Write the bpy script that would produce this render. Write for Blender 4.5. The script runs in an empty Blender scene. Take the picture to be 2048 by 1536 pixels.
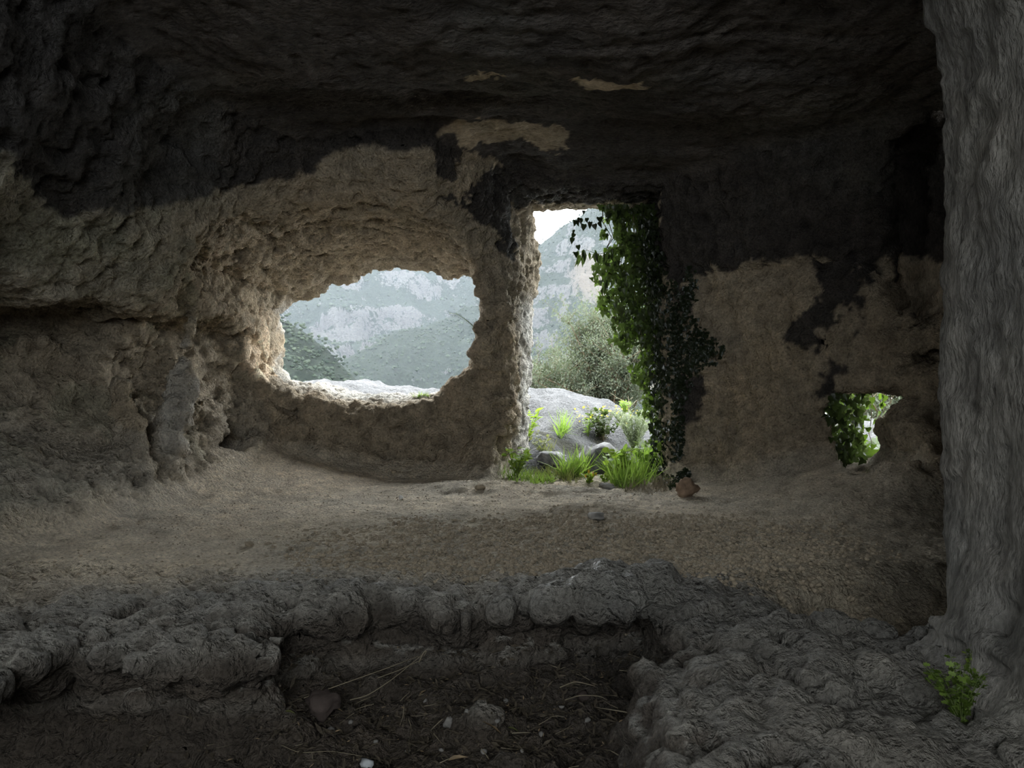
import bpy, math, random
import numpy as np
from mathutils import Matrix, Vector, Euler
from concurrent.futures import ThreadPoolExecutor

# ---------------------------------------------------------------- camera, sky, exposure
H0 = 1.0                      # eye height over the bottom of the hollow (world z = eye-relative z + H0)
FPX, CX, CY = 1462.0, 1024.0, 768.0
sc = bpy.context.scene
cam_d = bpy.data.cameras.new('camera')
cam = bpy.data.objects.new('camera', cam_d)
sc.collection.objects.link(cam)
cam.location = (0, 0, H0)
cam.rotation_euler = (math.radians(90), 0, 0)
cam_d.sensor_width = 36.0
cam_d.lens = 36.0 * FPX / 2048.0
cam_d.clip_start = 0.02
cam_d.clip_end = 5000
sc.camera = cam
sc.view_settings.view_transform = 'Standard'
sc.view_settings.look = 'None'
sc.view_settings.gamma = 1.0
sc.view_settings.exposure = 0.0
sc.view_settings.use_curve_mapping = False
cy = sc.cycles
cy.use_denoising = True
cy.max_bounces = 10
cy.diffuse_bounces = 8
cy.glossy_bounces = 3
cy.transmission_bounces = 3
cy.volume_bounces = 0
cy.transparent_max_bounces = 8
cy.caustics_reflective = False
cy.caustics_refractive = False
cy.sample_clamp_indirect = 8.0

world = bpy.data.worlds.new('overcast_sky')
sc.world = world
world.use_nodes = True
wn, wl = world.node_tree.nodes, world.node_tree.links
wn.clear()
w_out = wn.new('ShaderNodeOutputWorld')
w_bg = wn.new('ShaderNodeBackground')
w_tc = wn.new('ShaderNodeTexCoord')
w_sep = wn.new('ShaderNodeSeparateXYZ')
w_ramp = wn.new('ShaderNodeValToRGB')
wl.new(w_tc.outputs['Generated'], w_sep.inputs[0])
wl.new(w_sep.outputs['Z'], w_ramp.inputs[0])
w_ramp.color_ramp.elements[0].position = 0.0
w_ramp.color_ramp.elements[0].color = (0.88, 0.95, 1.0, 1)
w_ramp.color_ramp.elements[1].position = 0.9
w_ramp.color_ramp.elements[1].color = (0.93, 0.97, 1.0, 1)
wl.new(w_ramp.outputs[0], w_bg.inputs[0])
w_bg.inputs[1].default_value = 11.0
wl.new(w_bg.outputs[0], w_out.inputs[0])
world.cycles.sampling_method = 'AUTOMATIC'

COL = sc.collection

def portal(name, loc, rot, sx, sy):
    ld = bpy.data.lights.new(name, 'AREA')
    ld.shape = 'RECTANGLE'
    ld.size, ld.size_y = sx, sy
    ld.cycles.is_portal = True
    o = bpy.data.objects.new(name, ld)
    o.location = loc
    o.rotation_euler = rot
    COL.objects.link(o)
    return o

# seen and added openings through which daylight enters (portals only guide the sampling of the sky)
portal('window_portal', (-0.98, 5.72, H0 + 0.33), (math.radians(-90), 0, 0), 1.95, 1.15)
portal('doorway_portal', (0.58, 5.72, H0 + 0.36), (math.radians(-90), 0, 0), 1.25, 2.1)

portal('added_side_opening_portal', (-3.6, 2.17, H0 + .10), (0, math.radians(-90), 0), 1.0, 1.0)  # unseen opening, added to brighten the ledge
portal('added_rear_opening_portal', (-.2, -2.0, H0 + .75), (math.radians(90), 0, 0), 2.6, 1.3)  # unseen opening, added as fill from behind

# ---------------------------------------------------------------- noise
rng = np.random.default_rng(7)
NT = 64
_tab = rng.random((NT, NT, NT)).astype(np.float32) * 2 - 1

def vnoise(x, y, z):
    """smooth value noise, -1..1"""
    xi = np.floor(x); yi = np.floor(y); zi = np.floor(z)
    fx = x - xi; fy = y - yi; fz = z - zi
    fx = fx * fx * (3 - 2 * fx); fy = fy * fy * (3 - 2 * fy); fz = fz * fz * (3 - 2 * fz)
    xi = xi.astype(np.int32) & 63; yi = yi.astype(np.int32) & 63; zi = zi.astype(np.int32) & 63
    x1 = (xi + 1) & 63; y1 = (yi + 1) & 63; z1 = (zi + 1) & 63
    t = _tab
    c00 = t[xi, yi, zi] * (1 - fx) + t[x1, yi, zi] * fx
    c10 = t[xi, y1, zi] * (1 - fx) + t[x1, y1, zi] * fx
    c01 = t[xi, yi, z1] * (1 - fx) + t[x1, yi, z1] * fx
    c11 = t[xi, y1, z1] * (1 - fx) + t[x1, y1, z1] * fx
    return (c00 * (1 - fy) + c10 * fy) * (1 - fz) + (c01 * (1 - fy) + c11 * fy) * fz

def fbm(x, y, z, f, octs, gain=0.5, off=0.0):
    s = 0; a = 1.0; t = 0
    for o in range(octs):
        k = off + 17.3 * o
        s = s + a * vnoise(x * f + k, y * f + k * 1.7, z * f - k * .6)
        t += a; a *= gain; f *= 2.03
    return s / t

def ridged(x, y, z, f, octs, gain=0.5, off=0.0):
    s = 0; a = 1.0; t = 0
    for o in range(octs):
        k = off + 9.1 * o
        s = s + a * (1 - 2 * np.abs(vnoise(x * f + k, y * f + k * 1.3, z * f - k)))
        t += a; a *= gain; f *= 2.1
    return s / t

def worley(x, y, z):
    """distance to nearest random point, about 0..1"""
    xi = np.floor(x).astype(np.int32); yi = np.floor(y).astype(np.int32); zi = np.floor(z).astype(np.int32)
    best = np.full(x.shape, 9.0, np.float32)
    for a in (-1, 0, 1):
        for b in (-1, 0, 1):
            for c in (-1, 0, 1):
                i = (xi + a) & 63; j = (yi + b) & 63; k = (zi + c) & 63
                px = xi + a + (_tab[i, j, k] * .5 + .5)
                py = yi + b + (_tab[j, k, i] * .5 + .5)
                pz = zi + c + (_tab[k, i, j] * .5 + .5)
                d = (px - x) ** 2 + (py - y) ** 2 + (pz - z) ** 2
                best = np.minimum(best, d)
    return np.sqrt(best)

def sstep(a, b, x):
    t = np.clip((x - a) / (b - a), 0, 1)
    return t * t * (3 - 2 * t)

def smin(a, b, k):
    h = np.clip(0.5 + 0.5 * (b - a) / k, 0, 1)
    return b * (1 - h) + a * h - k * h * (1 - h)

def smax(a, b, k):
    return -smin(-a, -b, k)

def poly_sd(px, pz, poly):
    """signed distance to polygon, positive inside"""
    P = np.asarray(poly, np.float32); n = len(P)
    d = np.full(px.shape, 1e9, np.float32); ins = np.zeros(px.shape, bool)
    for i in range(n):
        ax, az = P[i]; bx, bz = P[(i + 1) % n]
        ex, ez = bx - ax, bz - az
        wx, wz = px - ax, pz - az
        t = np.clip((wx * ex + wz * ez) / (ex * ex + ez * ez), 0, 1)
        d = np.minimum(d, (wx - ex * t) ** 2 + (wz - ez * t) ** 2)
        if az != bz:
            cr = ((az > pz) != (bz > pz)) & (px < (bx - ax) * (pz - az) / (bz - az) + ax)
            ins ^= cr
    d = np.sqrt(d)
    return np.where(ins, d, -d)

def at(px, py, d):
    """point (eye-relative) seen at photograph pixel px,py at depth d"""
    return ((px - CX) / FPX * d, d, (CY - py) / FPX * d)

def at2(pts, d):
    return [((px - CX) / FPX * d, (CY - py) / FPX * d) for px, py in pts]
# ---------------------------------------------------------------- the cave as one solid field (positive = air)
WIN_IN = at2([(478,560),(560,500),(660,470),(780,460),(890,478),(950,530),(958,585),(960,626),(944,647),(951,682),(936,708),(935,729),
              (900,752),(879,775),(855,795),(812,808),(753,814),(671,808),(640,801),(600,797),(560,778),(528,760),(494,722),(500,685),(512,640),(500,600)], 5.0)
WIN_OUT = at2([(561,626),(570,616),(583,599),(601,596),(624,583),(650,574),(659,562),(689,556),(718,549),(735,543),(753,537),(791,533),
               (812,540),(856,541),(864,538),(884,548),(900,556),(930,550),(952,562),(970,584),(974,615),(976,640),(966,690),(955,730),
               (925,762),(900,784),(850,792),(797,786),(733,791),(694,781),(671,770),(592,766),(567,735),(566,700),(565,665)], 5.6)
DOOR_IN = at2([(1006,372),(1330,372),(1338,700),(1336,985),(1000,985),(992,900),(1012,840),(1016,700),(1010,560)], 4.9)
DOOR_OUT = at2([(1066,420),(1140,411),(1200,411),(1302,412),(1306,600),(1312,980),(1040,980),(1048,900),(1050,820),(1053,700),(1058,600),(1066,560),(1068,480)], 5.5)
HOLE_IN = at2([(1662,800),(1668,782),(1700,778),(1760,786),(1800,792),(1818,776),(1832,768),(1834,784),(1815,800),(1785,806),(1764,840),(1760,868),(1768,896),
               (1750,925),(1720,945),(1690,945),(1676,900),(1668,850)], 4.15)
HOLE_OUT = at2([(1640,800),(1650,775),(1700,770),(1760,776),(1800,780),(1818,768),(1834,760),(1842,784),(1822,808),(1795,816),(1772,842),(1768,868),(1778,896),
                (1762,935),(1720,965),(1670,965),(1640,900),(1640,850)], 4.75)
# plan of the sunken hollow in front of the ledge (x, y)
PIT = [(-4,1.50),(-1.9,1.60),(-1.13,1.63),(-.80,1.78),(-.62,1.86),(-.60,2.10),(-.44,2.24),(-.28,2.24),(-.17,2.08),(-.11,1.93),(-.05,2.04),(.06,2.07),(.24,2.07),(.42,1.96),(.46,1.70),(.36,1.45),(.24,1.15),(.5,.7),(1.3,.4),(1.3,-4),(-4,-4)]

def floor_z(x, y):
    F = -0.64 + 0.0 * x
    F = F + 0.06 * sstep(-1.2, -2.3, x) * sstep(2.2, 3.2, y)
    F = F + 0.14 * sstep(-.7, -1.6, x) * sstep(3.9, 4.9, y)
    F = F - 0.05 * np.exp(-(((x - .2) / .9) ** 2 + ((y - 2.9) / .5) ** 2))
    F = F + 0.20 * sstep(1.2, 2.0, x) * sstep(3.0, 3.7, y)
    F = F - 0.20 * np.exp(-(((x - 1.22 - .25 * (y - 2.3)) / .40) ** 2 + ((y - 2.38) / .21) ** 2) ** 2.0) - .05 * sstep(.6, 1.0, x) * sstep(2.4, 2.2, y)
    F = F + 0.105 * np.exp(-(((x - .32) / .33) ** 2 + ((y - 2.20) / .16) ** 2))
    F = F + 0.05 * np.exp(-(((x + .45) / .25) ** 2 + ((y - 2.22) / .10) ** 2))
    F = F - 0.09 * sstep(.3, 1.1, x) * sstep(1.9, .9, y)
    # small hump of bare rock in front of the door
    F = F + 0.035 * np.exp(-(((x - .38) / .22) ** 2 + ((y - 3.75) / .10) ** 2))
    F = F + 0.05 * np.exp(-(((x + .1) / .5) ** 2 + ((y - 4.4) / .16) ** 2))
    m = np.exp(-(((x - .25) / .9) ** 2 + ((y - 4.45) / .50) ** 2) ** 2)
    F = F + m * (.035 * ridged(x * .6, y * 1.3, 0 * x, 3.0, 3, .6, 77))
    sd = poly_sd(x, y, PIT)
    sd = sd + .05 * fbm(x, y, 0 * x, 5.0, 3, .6, 3)
    F = F - .06 * np.exp(-(((x + .12) / .12) ** 2 + ((y - 2.05) / .16) ** 2))
    w = 0.11 + 0.55 * sstep(.16, .46, x) * sstep(2.0, 1.8, y)
    t = sstep(-.03, 1.0, sd / w)
    P = -.91 + .02 * vnoise(x * 3, y * 3, 0 * x) - .12 * sstep(-.5, -1.0, x)
    F = F * (1 - t) + P * t
    F = F - 0.12 * sstep(5.15, 5.6, y)
    return F

def ceil_z(x, y):
    C = 1.40 + 0 * x
    C = C - 0.10 * sstep(4.2, 2.6, y)
    C = C + 0.07 * vnoise(x * .9 + 3, y * 1.3, 0 * x + 5) + .035 * vnoise(x * 2.1 + 3, y * 3.3, 0 * x + 9)
    # stepped beds of rock
    st = vnoise(x * .8 + 13, y * 1.7 + 4, 0 * x)
    C = C + .035 * sstep(-.2, .12, st) + .03 * sstep(.2, .4, vnoise(x * 1.1 + 2, y * 2.2, 0 * x + 31))
    C = C + .06 * np.exp(-(((x + .12) / .35) ** 2 + ((y - 3.72) / .10) ** 2))
    C = C + .05 * np.exp(-(((x + .45) / .3) ** 2 + ((y - 4.1) / .10) ** 2))
    return C

def ell(x, y, z, c, r):
    """soft ellipsoid, positive inside, roughly a distance"""
    q = np.sqrt(((x - c[0]) / r[0]) ** 2 + ((y - c[1]) / r[1]) ** 2 + ((z - c[2]) / r[2]) ** 2)
    return (1 - q) * min(r)

def caps(x, y, z, a, b, ra, rb):
    ax, ay, az = a; ex, ey, ez = b[0]-ax, b[1]-ay, b[2]-az
    t = np.clip(((x-ax)*ex + (y-ay)*ey + (z-az)*ez) / (ex*ex+ey*ey+ez*ez), 0, 1)
    d = np.sqrt((x-ax-ex*t)**2 + (y-ay-ey*t)**2 + (z-az-ez*t)**2)
    return ra + (rb - ra) * t - d

def comps(x, y, z):
    wx = x + .05 * vnoise(x * 1.7, y * 1.7, z * 1.7 + 4)
    wy = y + .05 * vnoise(x * 1.7 + 21, y * 1.7, z * 1.7)
    fl = (z - floor_z(x, y)) * .9
    ce = (ceil_z(wx, wy) - z) * .95
    # left wall: undercut at mid height, bulging above, skirt below
    xl = -2.42 + .36 * sstep(3.2, 5.2, y) * 1.5 - .35 * sstep(1.8, .6, y)
    zl = .37 + .05 * vnoise(y * 1.6 + 2, 0 * y, 0 * y) + .045 * vnoise(y * 6, x * 5, 0 * y)
    over = sstep(-.03, .03, z - zl)
    off = over * (.36 + .60 * np.clip(z - zl, 0, 2)) * (1 - .55 * sstep(4.3, 5.0, y))
    low = np.clip((.08 - z) / .7, 0, 1.2)
    off = off + .55 * low ** 1.4 * (1 - .3 * sstep(4.2, 4.9, y))
    xl = xl - .26 * sstep(4.22, 3.98, y) * (1 - over) * sstep(-.45, -.1, z)
    off = off + .11 * vnoise(y * 2.2, z * 2.2, 0 * y + 7) + .05 * vnoise(y * 5, z * 4, 0 * y + 17)
    le = (wx - (xl + off)) * .85
    # right: near pillar then the chamber widens behind it
    xr = 1.115 + 1.5 * sstep(1.90, 2.16, y) - .10 * sstep(.7, 1.25, z) + .012 * vnoise(y * 3, z * 2.0, 0 * y) - .12 * sstep(-.35, -.75, z) * sstep(2.0, 1.75, y)
    ri = (xr - x) * .8
    # back wall with vaulted upper part at the left
    yb = 5.06 - .92 * np.clip(x - .98, 0, 3)
    va = sstep(.0, -.55, x)
    yb = yb - va * .80 * sstep(.30, 1.38, z) ** 1.2 - .12 * sstep(.9, 1.4, z)
    yb = yb - .09 * sstep(.72, .78, z - .16 * sstep(1.35, 1.0, x) + .03 * vnoise(x * 5, z * 0, z * 0)) * sstep(1.0, 1.1, x)
    yb = yb - .22 * np.clip((-.35 - z) / .3, 0, 1) ** 2
    # the pillar between window and doorway stands a little forward
    yb = yb - .10 * np.exp(-((x + .14) / .17) ** 2)
    ba = (yb + .07 * vnoise(x * 2.1, z * 2.1 + 5, y * 0) + .045 * vnoise(x * 4.7 + 9, z * 4.7 + 5, y * 0) * sstep(.9, 1.3, x) - wy) * .9
    return fl, ce, le, ri, ba

def field(x, y, z, detail=True, full=False):
    fl, ce, le, ri, ba = comps(x, y, z)
    a = smin(ba, le, .30)
    a = smin(a, ce, .22)
    a = smin(a, ri, .12)
    a = smin(a, (y + 1.6 + .2 * vnoise(x, z, 0 * x)) * .9, .3)
    # nooks
    a = smax(a, ell(x, y, z, at(430, 895, 4.75), (.19, .15, .12)), .10)
    a = smax(a, ell(x, y, z, at(470, 745, 4.70), (.20, .22, .18)), .10)
    
    a = smax(a, ell(x, y, z, at(1850, 430, 3.95), (.17, .34, .60)), .09)
    a = smax(a, ell(x, y, z, at(25, 640, 3.7), (.45, .34, .13)), .05)
    a = smax(a, ell(x, y, z, at(290, 735, 4.2), (.17, .22, .17)), .08)
    a = smax(a, ell(x, y, z, at(640, 650, 4.6), (.001, .001, .001)), .01)
    a = smax(a, ell(x, y, z, at(1590, 600, 4.62), (.06, .10, .06)), .03)
    a = smax(a, ell(x, y, z, at(1668, 690, 4.45), (.11, .12, .05)), .03)
    a = smax(a, ell(x, y, z, at(1868, 705, 3.95), (.05, .08, .05)), .03)
    a = smax(a, ell(x, y, z, at(1020, 905, 4.95), (.10, .16, .16)), .05)
    # ribs of rock left standing
    a = smin(a, -caps(x, y, z, at(385, 640, 4.25), at(318, 985, 4.0), .04, .14), .10)
    a = smin(a, -caps(x, y, z, at(235, 700, 3.9), at(262, 1000, 3.75), .02, .16), .10)
    a = smin(a, -caps(x, y, z, at(560, 700, 5.25), at(520, 900, 4.9), .02, .08), .08)
    a = smin(a, -caps(x, y, z, at(1745, 260, 4.1), at(1760, 640, 4.25), .12, .10), .06)
    a = smin(a, -caps(x, y, z, at(1800, 790, 4.2), at(1850, 1010, 3.6), .05, .30), .15)
    a = smin(a, fl, .055)
    # hollow under the crest of the ledge
    a = smax(a, ell(x, y, z, (.16, 2.05, -.79), (.38, .26, .12)), .05)
    a = smax(a, ell(x, y, z, (-.42, 2.02, -.80), (.24, .20, .10)), .04)
    a = smax(a, ell(x, y, z, (-1.05, 1.66, -.88), (.62, .25, .19)), .04)
    # openings
    tw = np.clip((y - 5.0) / .6, -.25, 1.3)
    hw = poly_sd(x, z, WIN_IN) * (1 - tw) + poly_sd(x, z, WIN_OUT) * tw
    td = np.clip((y - 4.9) / .6, -.5, 1.3)
    hd = poly_sd(x, z, DOOR_IN) * (1 - td) + poly_sd(x, z, DOOR_OUT) * td
    hd = np.minimum(hd, fl)
    th = np.clip((y - 4.15) / .6, -.5, 1.3)
    hh = poly_sd(x, z, HOLE_IN) * (1 - th) + poly_sd(x, z, HOLE_OUT) * th
    hh = hh - .5 * np.clip(3.8 - y, 0, 9)
    hw = hw - .5 * np.clip(4.2 - y, 0, 9)
    hd = hd - .5 * np.clip(4.5 - y, 0, 9)
    out = np.minimum(y - (5.66 - 1.4 * np.clip(x - 1.35, 0, .9)) + .05 * vnoise(x * 3, y * 3, z * 3), fl + .0)
    # unseen opening added in the left wall for fill light
    mo = np.minimum(np.minimum(.42 - np.abs(y - 2.17), .45 - np.abs(z - .10)), -1.6 - x)
    # another unseen opening, added high behind the eye to lift the foreground
    mr = np.minimum(np.minimum(1.2 - np.abs(x + .2), .56 - np.abs(z - .78)), -1.2 - y)
    mo = np.maximum(mo, mr)
    e = smax(hw, hd, .02)
    e = np.maximum(np.maximum(e, hh), out)
    e = np.maximum(e, mo)
    f = smax(a, e, .035)
    if full:
        return f, (fl, ce, le, ri, ba, e - a)
    if detail:
        npil = (x > .95) & (y < 2.3)
        n = .045 * ridged(x, y, z, 4.0, 4, .6, 1) + .024 * fbm(x, y, z, 10.0, 3, .65, 5)
        isf = sstep(.12, .03, np.abs(fl))
        near = sstep(2.6, 2.1, y)
        near0 = sstep(2.9, 2.5, y) * sstep(-.4, -.5, z)
        lump = .5 + .5 * sstep(-.3, .3, vnoise(x * 1.3 + 7, y * 1.3, z * 1.3))
        n = n + .020 * lump * (1 - .8 * near0) * (np.minimum(worley(x * 7, y * 7, z * 9), .7) - .45)
        n = n + .055 * np.exp(-(worley(x * 4.5, y * 4.5, z * 6) / .28) ** 2) * sstep(-1.1, -1.5, x)
        n = n + .035 * np.exp(-(worley(x * 5.5 + 3, y * 5, z * 6) / .24) ** 2) * sstep(-.2, .3, vnoise(x * 2, y * 2, z * 2)) * (1 - npil)
        rough = 1 - isf * (1 - near) * .8 + isf * near * .35
        rough = rough * (1 - .55 * sstep(.12, .02, np.abs(ce)))
        thin = sstep(5.25, 5.5, y)
        n = np.where(npil & (z > -.6), .010 * ridged(x, y, z * .5, 9.0, 3, .6, 1) + .010 * fbm(x, y, z * .4, 20.0, 2, .6, 5) + .05 * np.exp(-(worley(x * 4, y * 4 + .3, z * 2.4) / .22) ** 2) * sstep(.1, -.2, z), n)
        f = f + n * rough * (1 - .45 * thin)
    return f

def pmap(fn, n, chunk=400000):
    sl = [slice(i, min(i + chunk, n)) for i in range(0, n, chunk)]
    with ThreadPoolExecutor(4) as ex:
        return list(ex.map(fn, sl))

def axis(segs):
    out = [segs[0][0]]
    for a, b, h in segs:
        k = max(1, int(round((b - a) / h)))
        out += list(np.linspace(a, b, k + 1)[1:])
    return np.array(out, np.float32)

HS = 1.0
AX = axis([(-3.7, -2.7, .06), (-2.7, 2.0, .0165 * HS), (2.0, 2.8, .03)])
AY = axis([(-2.1, .6, .06), (.6, 1.2, .025), (1.2, 2.6, .0125 * HS), (2.6, 5.9, .0175 * HS)])
AZ = axis([(-1.25, 1.6, .0165 * HS)])

def build_cave():
    nx, ny, nz = len(AX), len(AY), len(AZ)
    st = 5
    ix, iy, iz = [np.unique(np.append(np.arange(0, n, st), n - 1)) for n in (nx, ny, nz)]
    X, Y, Z = np.meshgrid(AX[ix], AY[iy], AZ[iz], indexing='ij')
    sh = X.shape; X = X.ravel(); Y = Y.ravel(); Z = Z.ravel()
    C = np.concatenate(pmap(lambda s: field(X[s], Y[s], Z[s], False), X.size)).reshape(sh)
    # sign where far from the surface, real value in the band
    act = np.abs(C) < .17
    s = np.sign(C)
    blk = np.zeros((sh[0]-1, sh[1]-1, sh[2]-1), bool)
    mn = np.full(blk.shape, 9.0); mx = -mn
    for a in (0, 1):
        for b in (0, 1):
            for c in (0, 1):
                v = C[a:sh[0]-1+a, b:sh[1]-1+b, c:sh[2]-1+c]
                mn = np.minimum(mn, v); mx = np.maximum(mx, v)
    blk = (mn < .11) & (mx > -.11)
    V = np.empty((nx, ny, nz), np.float32)
    cs = (mn > 0).astype(np.float32) * 2 - 1
    def up(idx, n):
        return np.clip(np.searchsorted(idx, np.arange(n), side='right') - 1, 0, len(idx) - 2)
    ux, uy, uz = up(ix, nx), up(iy, ny), up(iz, nz)
    V[:] = cs[np.ix_(ux, uy, uz)]
    M = blk[np.ix_(ux, uy, uz)]
    # a grid node on a block border belongs to both blocks
    for axn, (ids, u) in enumerate(((ix, ux), (iy, uy), (iz, uz))):
        b = ids[1:-1]
        sl = [slice(None)] * 3; sl[axn] = b
        sm = [slice(None)] * 3; sm[axn] = b - 1
        M[tuple(sl)] |= M[tuple(sm)]
    I = np.flatnonzero(M)
    a, b, c = np.unravel_index(I, M.shape)
    PX, PY, PZ = AX[a], AY[b], AZ[c]
    vals = np.concatenate(pmap(lambda s: field(PX[s], PY[s], PZ[s]).astype(np.float32), I.size))
    V.ravel()[I] = vals
    print('band', I.size, 'of', V.size)
    return V

def surface_nets(V):
    S = V > 0
    nx, ny, nz = V.shape
    CS = (nx - 1, ny - 1, nz - 1)
    cid = np.full(nx * ny * nz, -1, np.int64)
    acc_i, acc_p, quads = [], [], []
    for axn in range(3):
        sl0 = [slice(None)] * 3; sl1 = [slice(None)] * 3
        sl0[axn] = slice(0, -1); sl1[axn] = slice(1, None)
        E = S[tuple(sl0)] != S[tuple(sl1)]
        i, j, k = np.nonzero(E)
        p0 = [i, j, k]; p1 = [i, j, k]; p1[axn] = p1[axn] + 1
        v0 = V[tuple(p0)]; v1 = V[tuple(p1)]
        t = v0 / (v0 - v1)
        A = (AX, AY, AZ)
        pos = np.stack([A[q][p0[q]].astype(np.float64) for q in range(3)], 1)
        pos[:, axn] += t * (A[axn][p1[axn]] - A[axn][p0[axn]])
        o1, o2 = [q for q in range(3) if q != axn]
        ok = (p0[o1] > 0) & (p0[o1] < V.shape[o1] - 1) & (p0[o2] > 0) & (p0[o2] < V.shape[o2] - 1)
        cells = []
        for d1, d2 in ((-1, -1), (0, -1), (0, 0), (-1, 0)):
            q = [p0[0].copy(), p0[1].copy(), p0[2].copy()]
            q[o1] = q[o1] + d1; q[o2] = q[o2] + d2
            lin = (q[0] * ny + q[1]) * nz + q[2]
            cells.append(lin)
            acc_i.append(lin[ok]); acc_p.append(pos[ok])
        Q = np.stack(cells, 1)[ok]
        flip = (v0 < v1)[ok]          # air towards +axis
        if axn == 1:
            flip = ~flip
        Q[~flip] = Q[~flip][:, ::-1]
        quads.append(Q)
    ai = np.concatenate(acc_i); ap = np.concatenate(acc_p)
    uq, inv = np.unique(ai, return_inverse=True)
    cnt = np.bincount(inv)
    P = np.stack([np.bincount(inv, ap[:, q]) / cnt for q in range(3)], 1)
    Q = np.searchsorted(uq, np.concatenate(quads))
    return P, Q

def vnormals(P, Q):
    a, b, c, d = (P[Q[:, i]] for i in range(4))
    n = np.cross(c - a, d - b)
    N = np.zeros_like(P)
    for q in range(3):
        N[:, q] = sum(np.bincount(Q[:, i], n[:, q], minlength=len(P)) for i in range(4))
    return N / np.maximum(np.linalg.norm(N, axis=1, keepdims=True), 1e-9)

V = build_cave()
P, Q = surface_nets(V)
del V
N = vnormals(P, Q)
print('cave verts', len(P), 'quads', len(Q))

# component that owns each vertex
def own(s):
    x, y, z = P[s].T.astype(np.float32)
    f, (fl, ce, le, ri, ba, e) = field(x, y, z, full=True)
    K = np.stack([np.abs(fl) * .8, np.abs(ce), np.abs(le), np.abs(ri), np.abs(ba)], 1)
    k = np.argmin(K, 1)
    k = np.where((y < -1.0) & (k > 1) , 5, k)
    k = np.where((e > -.02) & (np.abs(fl) > .06), 4, k)
    k = np.where((e > -.02) & (y < 2), 2, k)
    return k, fl, ce, ba, e
res = pmap(own, len(P))
KIND = np.concatenate([r[0] for r in res]); DFL = np.concatenate([r[1] for r in res])
DCE = np.concatenate([r[2] for r in res]); DE = np.concatenate([r[4] for r in res])

# fine relief pushed along the normals
def fine(s):
    x, y, z = P[s].T.astype(np.float32)
    k = KIND[s]
    flo = sstep(.10, .02, np.abs(DFL[s]))
    dirt = flo * sstep(2.45, 2.7, y + .08 * vnoise(x * 3, y * 3, z * 3))
    n = .010 * fbm(x, y, z, 22.0, 2, .6, 3)
    st = np.where((x > .95) & (y < 2.3), .45, 1.0)
    w = worley(x * 12, y * 12, z * 12 * st); n = n + .034 * (np.minimum(w, .55) - .40)
    w2 = worley(x * 27 + 5, y * 27, z * 27); n = n + .014 * (np.minimum(w2, .6) - .45)
    n = n + .018 * ridged(x, y, z, 16.0, 2, .6, 13)
    fo = flo * sstep(2.65, 2.4, y)
    w3 = worley(x * 8, y * 20, z * 14); n = n + fo * .034 * (np.minimum(w3, .6) - .42)
    n = n * (1 - .78 * dirt) * np.where(k == 1, .6, 1.25)
    n = n + dirt * .010 * (np.minimum(worley(x * 15, y * 20, z * 15), .6) - .4)
    g = dirt * (.006 * fbm(x, y, z, 30.0, 2, .8, 9))
    pil = (k == 3) & (y < 2.4)
    n = np.where(pil, n * .38 + .006 * fbm(x * 40, y * 40, z * 9, 1.0, 2, .6, 71), n)
    return n + g
D = np.concatenate(pmap(fine, len(P)))
P = P + N * D[:, None]
N = vnormals(P, Q)
# ---------------------------------------------------------------- helpers for objects
def link_mesh(name, verts, faces, mat, parent=None, smooth=True, normals=None):
    me = bpy.data.meshes.new(name)
    verts = np.asarray(verts, np.float32); faces = np.asarray(faces)
    nf, k = faces.shape
    me.vertices.add(len(verts)); me.vertices.foreach_set('co', verts.ravel())
    me.loops.add(nf * k); me.loops.foreach_set('vertex_index', faces.astype(np.int32).ravel())
    me.polygons.add(nf); me.polygons.foreach_set('loop_start', np.arange(0, nf * k, k, dtype=np.int32))
    me.update(calc_edges=True)
    me.polygons.foreach_set('use_smooth', np.full(nf, smooth, bool))
    if normals is not None:
        me.normals_split_custom_set_from_vertices(normals.astype(np.float32).tolist())
    me.materials.append(mat)
    o = bpy.data.objects.new(name, me)
    COL.objects.link(o)
    if parent is not None:
        o.parent = parent
    return o

def color_attr(me, name, rgba):
    a = me.color_attributes.new(name, 'FLOAT_COLOR', 'POINT')
    a.data.foreach_set('color', rgba.astype(np.float32).ravel())

def tag(o, label=None, cat=None, group=None, kind=None):
    if label: o['label'] = label
    if cat: o['category'] = cat
    if group: o['group'] = group
    if kind: o['kind'] = kind
    return o

def empty(name, loc, label, cat, group=None):
    o = bpy.data.objects.new(name, None)
    o.location = loc
    o.empty_display_size = .05
    COL.objects.link(o)
    return tag(o, label, cat, group)

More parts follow.
